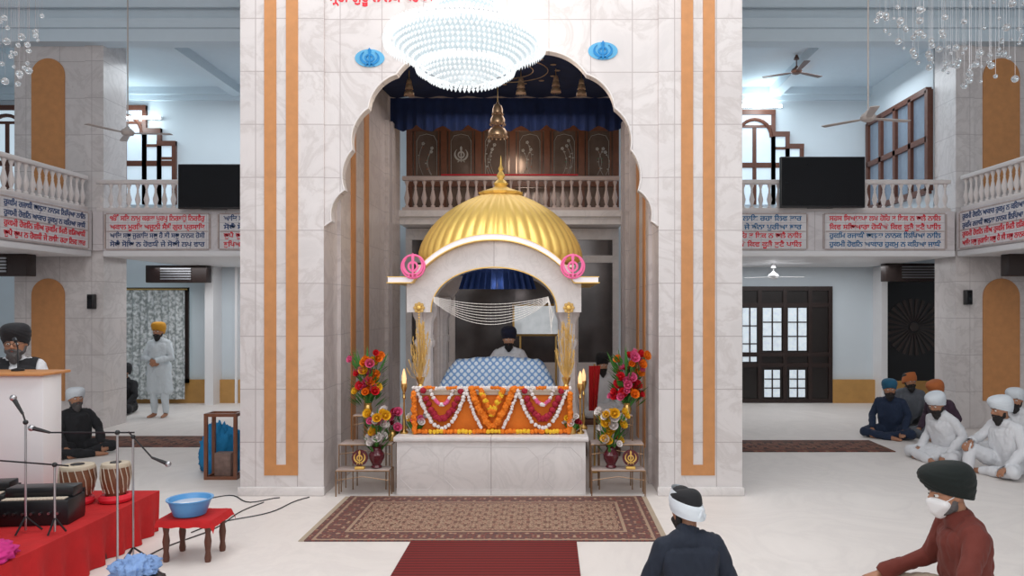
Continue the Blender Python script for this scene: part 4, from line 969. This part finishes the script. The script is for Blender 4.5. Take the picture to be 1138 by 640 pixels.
def person(label,loc,rot,pose='sit',lean=0,hy=0,hp=0,arms=None,shirt=None,pants=None,skin="skin",tb=('dastar',"white",None),beard="hairb",vox=.010,scale=1,kurta=False,mask=False,glasses=False,vest=None,curl=.5,group=None,longbeard=True,tw=0,kneeup=False):
    P=E("person",loc,label,"person",group,rot=rot)
    pz=.13 if pose=='sit' else .93
    Rl=Matrix.Rotation(-lean,3,'X')@Matrix.Rotation(tw,3,'Z'); pel=Vector((0,0,pz))
    U=lambda x,y,z: pel+Rl@Vector((x,y,z))
    bm=bmesh.new(); prims=[]
    def add(sp,mi):
        sp=[(Vector(c),r) for c,r in sp]; pts=[c+v*r for c,r in sp for v in ICO]; hull(bm,pts)
        for i in range(len(sp)):
            for j in range(i+1,len(sp)) if len(sp)>1 else [i]:
                prims.append(('c',sp[i][0],sp[i][1],sp[j][0],sp[j][1],mi))
    def ell(c,r,R,mi):
        hull(bm,[c+R@Vector((v.x*r[0],v.y*r[1],v.z*r[2])) for v in ICO]); prims.append(('e',c,r,R,mi))
    SK,SH,PA,LP=0,1,2,3
    lo=SH if kurta else PA
    add([((-.08,-.01,pz),.115),((.08,-.01,pz),.115)],lo)
    add([(U(-.06,0,.02),.11),(U(.06,0,.02),.11),(U(-.065,.02,.2),.105),(U(.065,.02,.2),.105)],SH)
    add([(U(-.065,.02,.2),.105),(U(.065,.02,.2),.105),(U(-.10,0,.36),.095),(U(.10,0,.36),.095),(U(0,.02,.34),.11)],SH)
    add([(U(-.155,-.005,.425),.058),(U(.155,-.005,.425),.058),(U(0,-.01,.46),.065)],SH)
    add([(U(0,-.005,.46),.07),(U(0,.005,.505),.064)],SH)
    NB=U(0,0,.46); H=U(0,.035,.635)
    RH=Matrix.Rotation(-lean*.5,3,'X')@Matrix.Rotation(hy,3,'Z')@Matrix.Rotation(-hp,3,'X')
    add([(NB,.056),(H+RH@Vector((0,-.025,-.05)),.05)],SK)
    h=lambda x,y,z:H+RH@Vector((x,y,z))
    ell(h(0,-.012,.03),(.077,.097,.088),RH,SK)
    add([(h(0,.052,-.082),.026),(h(-.038,.02,-.055),.032),(h(.038,.02,-.055),.032),(h(-.045,.035,.0),.034),(h(.045,.035,0),.034),(h(0,.055,.02),.035)],SK)
    add([(h(0,.088,.022),.009),(h(0,.108,-.018),.013)],SK); add([(h(-.013,.096,-.024),.009),(h(.013,.096,-.024),.009)],SK)
    add([(h(-.034,.078,.036),.011),(h(0,.084,.034),.009),(h(.034,.078,.036),.011)],SK)
    add([(h(-.02,.082,-.053),.008),(h(.02,.082,-.053),.008),(h(0,.09,-.053),.008)],LP)
    for s in (-1,1): ell(h(s*.080,-.008,.0),(.013,.022,.033),RH,SK)
    if arms is None:
        if pose=='sit': arms=[((-.26,.06,.22),(-.22,.26,.02),(0,.9,-.3),(0,-.2,-1)),((.26,.06,.22),(.22,.26,.02),(0,.9,-.3),(0,-.2,-1))]
        else: arms=[((-.23,-.02,.16),(-.22,.05,-.07),(0,.1,-1),(1,0,0)),((.23,-.02,.16),(.22,.05,-.07),(0,.1,-1),(-1,0,0))]
    for s,(el,wr,hd,hn) in zip((-1,1),arms):
        A=U(s*.165,-.005,.42); B=pel+Vector(el); C=pel+Vector(wr)
        add([(A,.060),(B,.045)],SH); add([(B,.045),(B.lerp(C,.9),.036)],SH); add([(B.lerp(C,.85),.026),(C,.025)],SK)
        d=Vector(hd).normalized(); n=Vector(hn); n=(n-d*n.dot(d)).normalized(); si=d.cross(n)
        ts=si if si.dot(Vector((-s,0,.4)))>0 else -si
        add([(C,.023),(C+d*.03+ts*.020,.016),(C+d*.03-ts*.020,.016),(C+d*.085+ts*.028,.0135),(C+d*.085-ts*.028,.0135)],SK)
        for k in range(4):
            L=(.072,.080,.075,.058)[k]; b=C+d*.088+ts*(.033-.0225*k); fan_=ts*(.10-.07*k)
            d1=((d+fan_)*cos(curl)+n*sin(curl)).normalized(); d2=((d+fan_*.5)*cos(curl*2.1)+n*sin(curl*2.1)).normalized()
            p1=b+d1*L*.5; p2=p1+d2*L*.5
            add([(b,.0105),(p1,.0095)],SK); add([(p1,.0095),(p2,.008)],SK)
        b=C+d*.03+ts*.026; p1=b+(d*.65+ts*.65+n*.3).normalized()*.045; p2=p1+(d*.85+ts*.15+n*.4).normalized()*.034
        add([(b,.0145),(p1,.0115)],SK); add([(p1,.0115),(p2,.009)],SK)
    if pose=='sit':
        for s in (-1,1):
            hp_=Vector((s*.09,.02,.12)); kn=Vector((s*.33,.30,.10 if s>0 else .12)); an=Vector((-s*.06,.40 if s>0 else .32,.055))
            if kneeup and s>0: kn=Vector((.17,.40,.30)); an=Vector((.15,.44,.06))
            add([(hp_,.10),(kn,.068)],PA); add([(kn,.062),(an,.042)],PA)
            if kneeup and s>0: add([(an,.036),(an+Vector((.01,.08,-.015)),.030),(an+Vector((.015,.16,-.02)),.018)],SK)
            else: add([(an,.036),(an+Vector((-s*.09,.03,-.01)),.030),(an+Vector((-s*.16,.05,-.015)),.018)],SK)
        if kurta: add([((-.13,.12,.11),.09),((.13,.12,.11),.09),((-.22,.26,.10),.06),((.22,.26,.10),.06),((0,.30,.08),.06)],SH)
    else:
        for s in (-1,1):
            add([((s*.09,0,.9),.10),((s*.10,.01,.50),.066)],PA); add([((s*.10,.01,.50),.064),((s*.105,-.02,.10),.045)],PA)
            add([((s*.105,-.03,.045),.038),((s*.115,.06,.03),.032),((s*.13,.15,.022),.020)],SK)
        if kurta: add([((-.09,0,.92),.115),((.09,0,.92),.115),((-.14,.0,.50),.085),((.14,.0,.50),.085)],SH)
    me=remesh(bm,vox,2)
    nv=len(me.vertices); npf=len(me.polygons)
    co_=np.empty(nv*3,np.float32); me.vertices.foreach_get("co",co_); co_=co_.reshape(-1,3)
    zmin=float(co_[:,2].min()); co_[:,2]-=zmin
    P_shift=Vector((0,0,-zmin))
    cen=np.empty(npf*3,np.float32)
    me.vertices.foreach_set("co",co_.ravel()); me.update(); me.polygons.foreach_get("center",cen); cen=cen.reshape(-1,3)+np.array([0,0,zmin])
    best=np.full(npf,1e9); idx=np.zeros(npf,int)
    for p in prims:
        if p[0]=='c':
            a=np.array(p[1]);b=np.array(p[3]);ab=b-a;L2=max(1e-9,ab@ab); t=np.clip((cen-a)@ab/L2,0,1); d=np.linalg.norm(cen-(a+t[:,None]*ab),axis=1)-(p[2]+t*(p[4]-p[2])); mi=p[5]
        else:
            q=(cen-np.array(p[1]))@np.array(p[3]); r=np.array(p[2]); d=(np.linalg.norm(q/r,axis=1)-1)*r.min(); mi=p[4]
        k=d<best; best[k]=d[k]; idx[k]=mi
    mk("body",me,[skin,shirt,pants,"lip"],P)
    me.polygons.foreach_set("material_index",idx.astype(np.int32))
    vn=np.empty(nv*3,np.float32); me.vertices.foreach_get("normal",vn); vn=vn.reshape(-1,3)
    def garment(sel,name,m_,off,fold):
        fc=[i for i in range(npf) if sel[i]]
        if not fc: return
        used={}; vs=[]; fs=[]
        for i in fc:
            f=[]
            for v in me.polygons[i].vertices:
                if v not in used:
                    used[v]=len(vs); c=Vector(co_[v]); nn=Vector(vn[v])
                    w=off+fold*(noise.noise(Vector((c.x*9,c.y*9,c.z*5))+Vector((loc[0],0,0)))+.6*abs(noise.noise(Vector((c.x*22,c.y*20,c.z*11)))))
                    c2=c+nn*max(.003,w); c2.z=max(c2.z,.002); vs.append(c2)
                f.append(used[v])
            fs.append(f)
        g=bpy.data.meshes.new(name); g.from_pydata(vs,[],fs); g.update(); mk(name,g,[m_],P)
    garment(idx==SH,"shirt" if not kurta else "kurta",shirt,.009,.022)
    garment(idx==PA,"trousers",pants,.008,.018)
    sh=lambda v:v+P_shift
    if vest:
        RT=Rl.transposed()
        loc_=[RT@(Vector(c)-pel) for c in cen]
        up=np.array([(abs(c[0])<.165 and 0<q.z<.49 and not (abs(c[0])<.03 and q.y>0)) for c,q in zip(cen,loc_)]); 
        garment((idx==SH)&up,"vest",vest,.022,.008)
    Hs=sh(H); hs=lambda x,y,z:Hs+RH@Vector((x,y,z))
    for s in (-1,1):
        m=MB(); m.sphere(hs(s*.031,.077,.010),(.014,.014,.0095),0,10,8); m.sphere(hs(s*.031,.0885,.010),(.006,.005,.006),1,8,6); m.build("eye",["eyew","iris"],P)
    for s in (-1,1): MB().tube([hs(s*.014,.093,.034),hs(s*.034,.090,.040),hs(s*.05,.078,.034)],.0045,6).build("eyebrow",beard or "hairb",P)
    turban(tb[0],Hs,RH,tb[1],P,tb[2])
    if beard:
        b=bmesh.new()
        def hb(sp): hull(b,[hs(*c)+v*r for c,r in sp for v in ICO])
        hb([((0,.062,-.092),.036),((-.052,.012,-.062),.028),((.052,.012,-.062),.028)])
        for s in (-1,1):
            hb([((s*.055,.012,-.06),.028),((s*.074,-.004,-.005),.014)]); hb([((0,.096,-.040),.011),((s*.045,.075,-.055),.012)]); hb([((s*.045,.06,-.06),.02),((0,.065,-.09),.034)])
        if longbeard: hb([((0,.062,-.095),.040),((0,.055,-.15),.028),((-.03,.04,-.11),.03),((.03,.04,-.11),.03)])
        bme=remesh(b,.007,2)
        for v in bme.vertices: v.co+=v.normal*.006*noise.noise(Vector((v.co.x*60,v.co.y*60,v.co.z*25)))
        mk("beard",bme,[beard],P)
    if mask:
        b=bmesh.new(); hull(b,[hs(*c)+v*r for c,r in (((0,.075,-.075),.040),((0,.100,-.025),.026),((-.045,.05,-.04),.036),((.045,.05,-.04),.036),((0,.06,-.1),.036)) for v in ICO])
        bme=remesh(b,.006,3); mk("face_mask",bme,["white"],P)
        for s in (-1,1): MB().tube([hs(s*.07,.05,-.02),hs(s*.09,-.02,.02)],.003,5).build("mask_strap","white",P)
    if glasses:
        m=MB()
        for s in (-1,1): m.tube([hs(s*.032+.024*cos(a*pi/8),.102,.008+.017*sin(a*pi/8)) for a in range(16)],.002,5,closed=True); m.tube([hs(s*.056,.1,.012),hs(s*.085,0,.01)],.002,5)
        m.tube([hs(-.008,.103,.012),hs(.008,.103,.012)],.002,5); m.build("spectacles","black",P)
    P.scale=scale if isinstance(scale,tuple) else (scale,)*3
    return P
C=dict(navyj=cl("navy_jacket",(.012,.018,.034)),rust=cl("rust_sweater",(.15,.026,.017)),cream=cl("cream_trousers",(.46,.37,.28)),wh=cl("white_cotton",(.70,.71,.74),.06),
 dgreen=cl("dark_green_turban",(.003,.0075,.0065)),dkb=cl("dark_blue_cloth",(.010,.022,.055)),blk=cl("black_cloth",(.012,.012,.015)),blt=cl("blue_turban",(.015,.11,.20)),
 ylw=cl("yellow_turban",(.58,.27,.015)),org=cl("orange_turban",(.45,.13,.035)),gry=cl("grey_cloth",(.11,.12,.14)),pale=cl("pale_blue_white",(.60,.66,.70),.06),wht=cl("white_turban",(.70,.75,.80),.05),
 plum=cl("plum_cloth",(.05,.025,.045)),blnk=cl("deep_blue_turban",(.006,.009,.03)))
person("person seated cross-legged in dark jacket and white headcloth",(.86,4.44,0),.08,lean=.18,hy=.55,hp=.1,shirt=C['navyj'],pants=C['blk'],tb=('patka',C['blk'],C['wht']),beard="hairb",vox=.008,scale=(.95,1,1),longbeard=False)
person("person seated in rust sweater, dark green turban and mask",(2.71,4.68,0),pi/2-.12,lean=.17,hy=.12,hp=.05,shirt=C['rust'],pants=C['cream'],tb=('dastar',C['dgreen'],None),beard="hairdg",mask=True,vox=.008,scale=(1.10,1.18,1.09),longbeard=False,
  arms=[((-.30,.16,.20),(-.32,.42,.08),(.1,.9,-.45),(0,-.4,-1)),((.27,.15,.18),(.26,.42,.05),(0,.9,-.4),(0,-.3,-1))])
person("person seated in white kurta and white turban leaning",(5.20,9.58,0),pi/2+.35,lean=.30,hp=.2,hy=.2,shirt=C['wh'],pants=C['wh'],kurta=True,tb=('round',C['wht'],None),scale=1.02)
person("person seated with one knee raised in white with pale turban",(5.50,8.80,0),pi/2+.25,lean=.16,hp=.1,hy=-.2,shirt=C['wh'],pants=C['wh'],tb=('round',C['wht'],None),scale=1.04,kneeup=True,
  arms=[((-.27,.10,.20),(-.26,.30,.02),(0,.9,-.3),(0,-.2,-1)),((.25,.16,.28),(.18,.36,.24),(-.1,.9,-.3),(0,-.3,-1))])
person("person seated in dark blue with blue turban",(5.26,11.35,0),pi-.6,lean=.12,hy=.3,shirt=C['dkb'],pants=C['dkb'],tb=('round',C['blt'],None),scale=.98)
person("person seated in grey with dark headcloth",(5.90,12.10,0),pi-.3,lean=.1,hy=.4,shirt=C['gry'],pants=C['blk'],tb=('patka',C['blk'],C['org']),scale=1.05)
person("person seated in plum clothes with orange turban",(5.98,11.15,0),pi/2+.4,lean=.25,hp=.2,shirt=C['plum'],pants=C['gry'],tb=('round',C['org'],None),scale=1.0)
person("person seated in white behind the others",(6.36,9.95,0),pi/2+.5,lean=.15,hy=.3,shirt=C['wh'],pants=C['wh'],kurta=True,tb=('round',C['wht'],None),scale=1.0)
person("person standing in white kurta and yellow turban, hands clasped",(-7.02,13.3,0),pi-.05,'stand',shirt=C['pale'],pants=C['pale'],kurta=True,tb=('dastar',C['ylw'],None),scale=.98,
  arms=[((-.26,.04,.16),(-.04,.19,.12),(.7,.1,-.7),(.2,-1,0)),((.26,.04,.16),(.05,.17,.13),(-.7,.1,-.7),(-.2,-1,0))])
person("person seated leaning back in dark coat and white turban",(-6.40,10.0,0),pi+.9,lean=-.10,hp=.0,shirt=C['blk'],pants=C['blk'],tb=('round',C['wht'],None),beard="hairdg",scale=.98)
person("person seated in dark clothes near the curtain",(-7.95,13.9,0),pi-.3,lean=.05,shirt=C['blk'],pants=C['blk'],tb=('dastar',C['blk'],None),scale=1.0)
person("person speaking at the lectern in black vest and dark turban",(-5.04,7.0,0),pi+.35,'stand',lean=.04,hp=.05,shirt=C['wh'],pants=C['gry'],tb=('dastar',C['blk'],None),beard="hairdg",glasses=True,vest=C['blk'],scale=1.05,vox=.008,
  arms=[((-.26,.06,.18),(-.18,.22,.17),(.2,.9,-.2),(0,-.2,-1)),((.26,.06,.18),(.18,.22,.17),(-.2,.9,-.2),(0,-.2,-1))])
person("person reading behind the book in white with dark turban",(-.51,9.50,.925),pi,lean=.14,hp=.10,shirt=C['wh'],pants=C['wh'],skin="skinl",kurta=True,tb=('dastar',C['blnk'],None),scale=.88)
th=E("stool",(.68,10.05,0),"low wooden seat beside the canopy","stool")
MB().rbox(-.26,.3,-.26,.26,.42,.5,.01).build("seat","wood",th)
for x in (-.2,.25):
    for y in (-.2,.2): MB().lathe([(.025,0),(.03,.1),(.02,.2),(.03,.42)],10).build("leg","wood",th,loc=(x,y,0))
person("person seated beside the canopy in white with dark turban",(.72,10.12,.5),pi+.2,lean=.05,hp=.1,shirt=C['wh'],pants=C['wh'],skin="skinl",kurta=True,tb=('dastar',C['blk'],None),scale=(.80,.88,.93))

# ------------------------------------------------------------ lights
def area(loc,rot,sx,sy,e,c=(1,1,1),name="fill_area_light"):  # area lights are unseen fills added to brighten hall, alcove and galleries
    l=bpy.data.lights.new(name,'AREA'); l.shape='RECTANGLE'; l.size=sx; l.size_y=sy; l.energy=e; l.color=c; o=bpy.data.objects.new(name,l); COL.objects.link(o); o.location=loc; o.rotation_euler=rot; return o
def point(loc,e,r=.1,c=(1,1,1)):
    l=bpy.data.lights.new("lamp_and_fill",'POINT'); l.energy=e; l.shadow_soft_size=r; l.color=c; o=bpy.data.objects.new("lamp_and_fill",l); COL.objects.link(o); o.location=loc
area((-.5,5.0,7.4),(0,0,0),9,5,370,(1,.965,.94))
area((-.5,-1.5,4.8),(radians(72),0,0),12,4,265,(1,.98,.965))
point((CX,6.2,3.0),14,.15,(.97,.97,1))
point((CX,7.6,4.7),26,.12,(1,.93,.84)); point((CX,8.75,2.25),3,.08,(1,.92,.88))  # unseen fills added to light the dome and the covered book
area((CX,10.3,4.85),(0,0,0),2.5,1.0,18,(1,.93,.9))
point((CX,11.5,4.55),9,.15,(1,.80,.62))  # unseen warm fill added at the back of the alcove
for x in (-6.0,4.6):
    area((x,13.8,2.75),(0,0,0),3.5,1.5,38,(.96,.98,1)); area((x,13.6,6.2),(0,0,0),3.5,1.5,60,(.87,.95,1))
point((-8.5,14.9,5.8),16,.2,(.8,.95,1)); point((4.3,14.9,6.0),16,.2,(.8,.95,1))
w=bpy.data.worlds.new("world"); S.world=w; w.use_nodes=True; bg=w.node_tree.nodes["Background"]; bg.inputs[0].default_value=(.95,.97,1,1); bg.inputs[1].default_value=.44
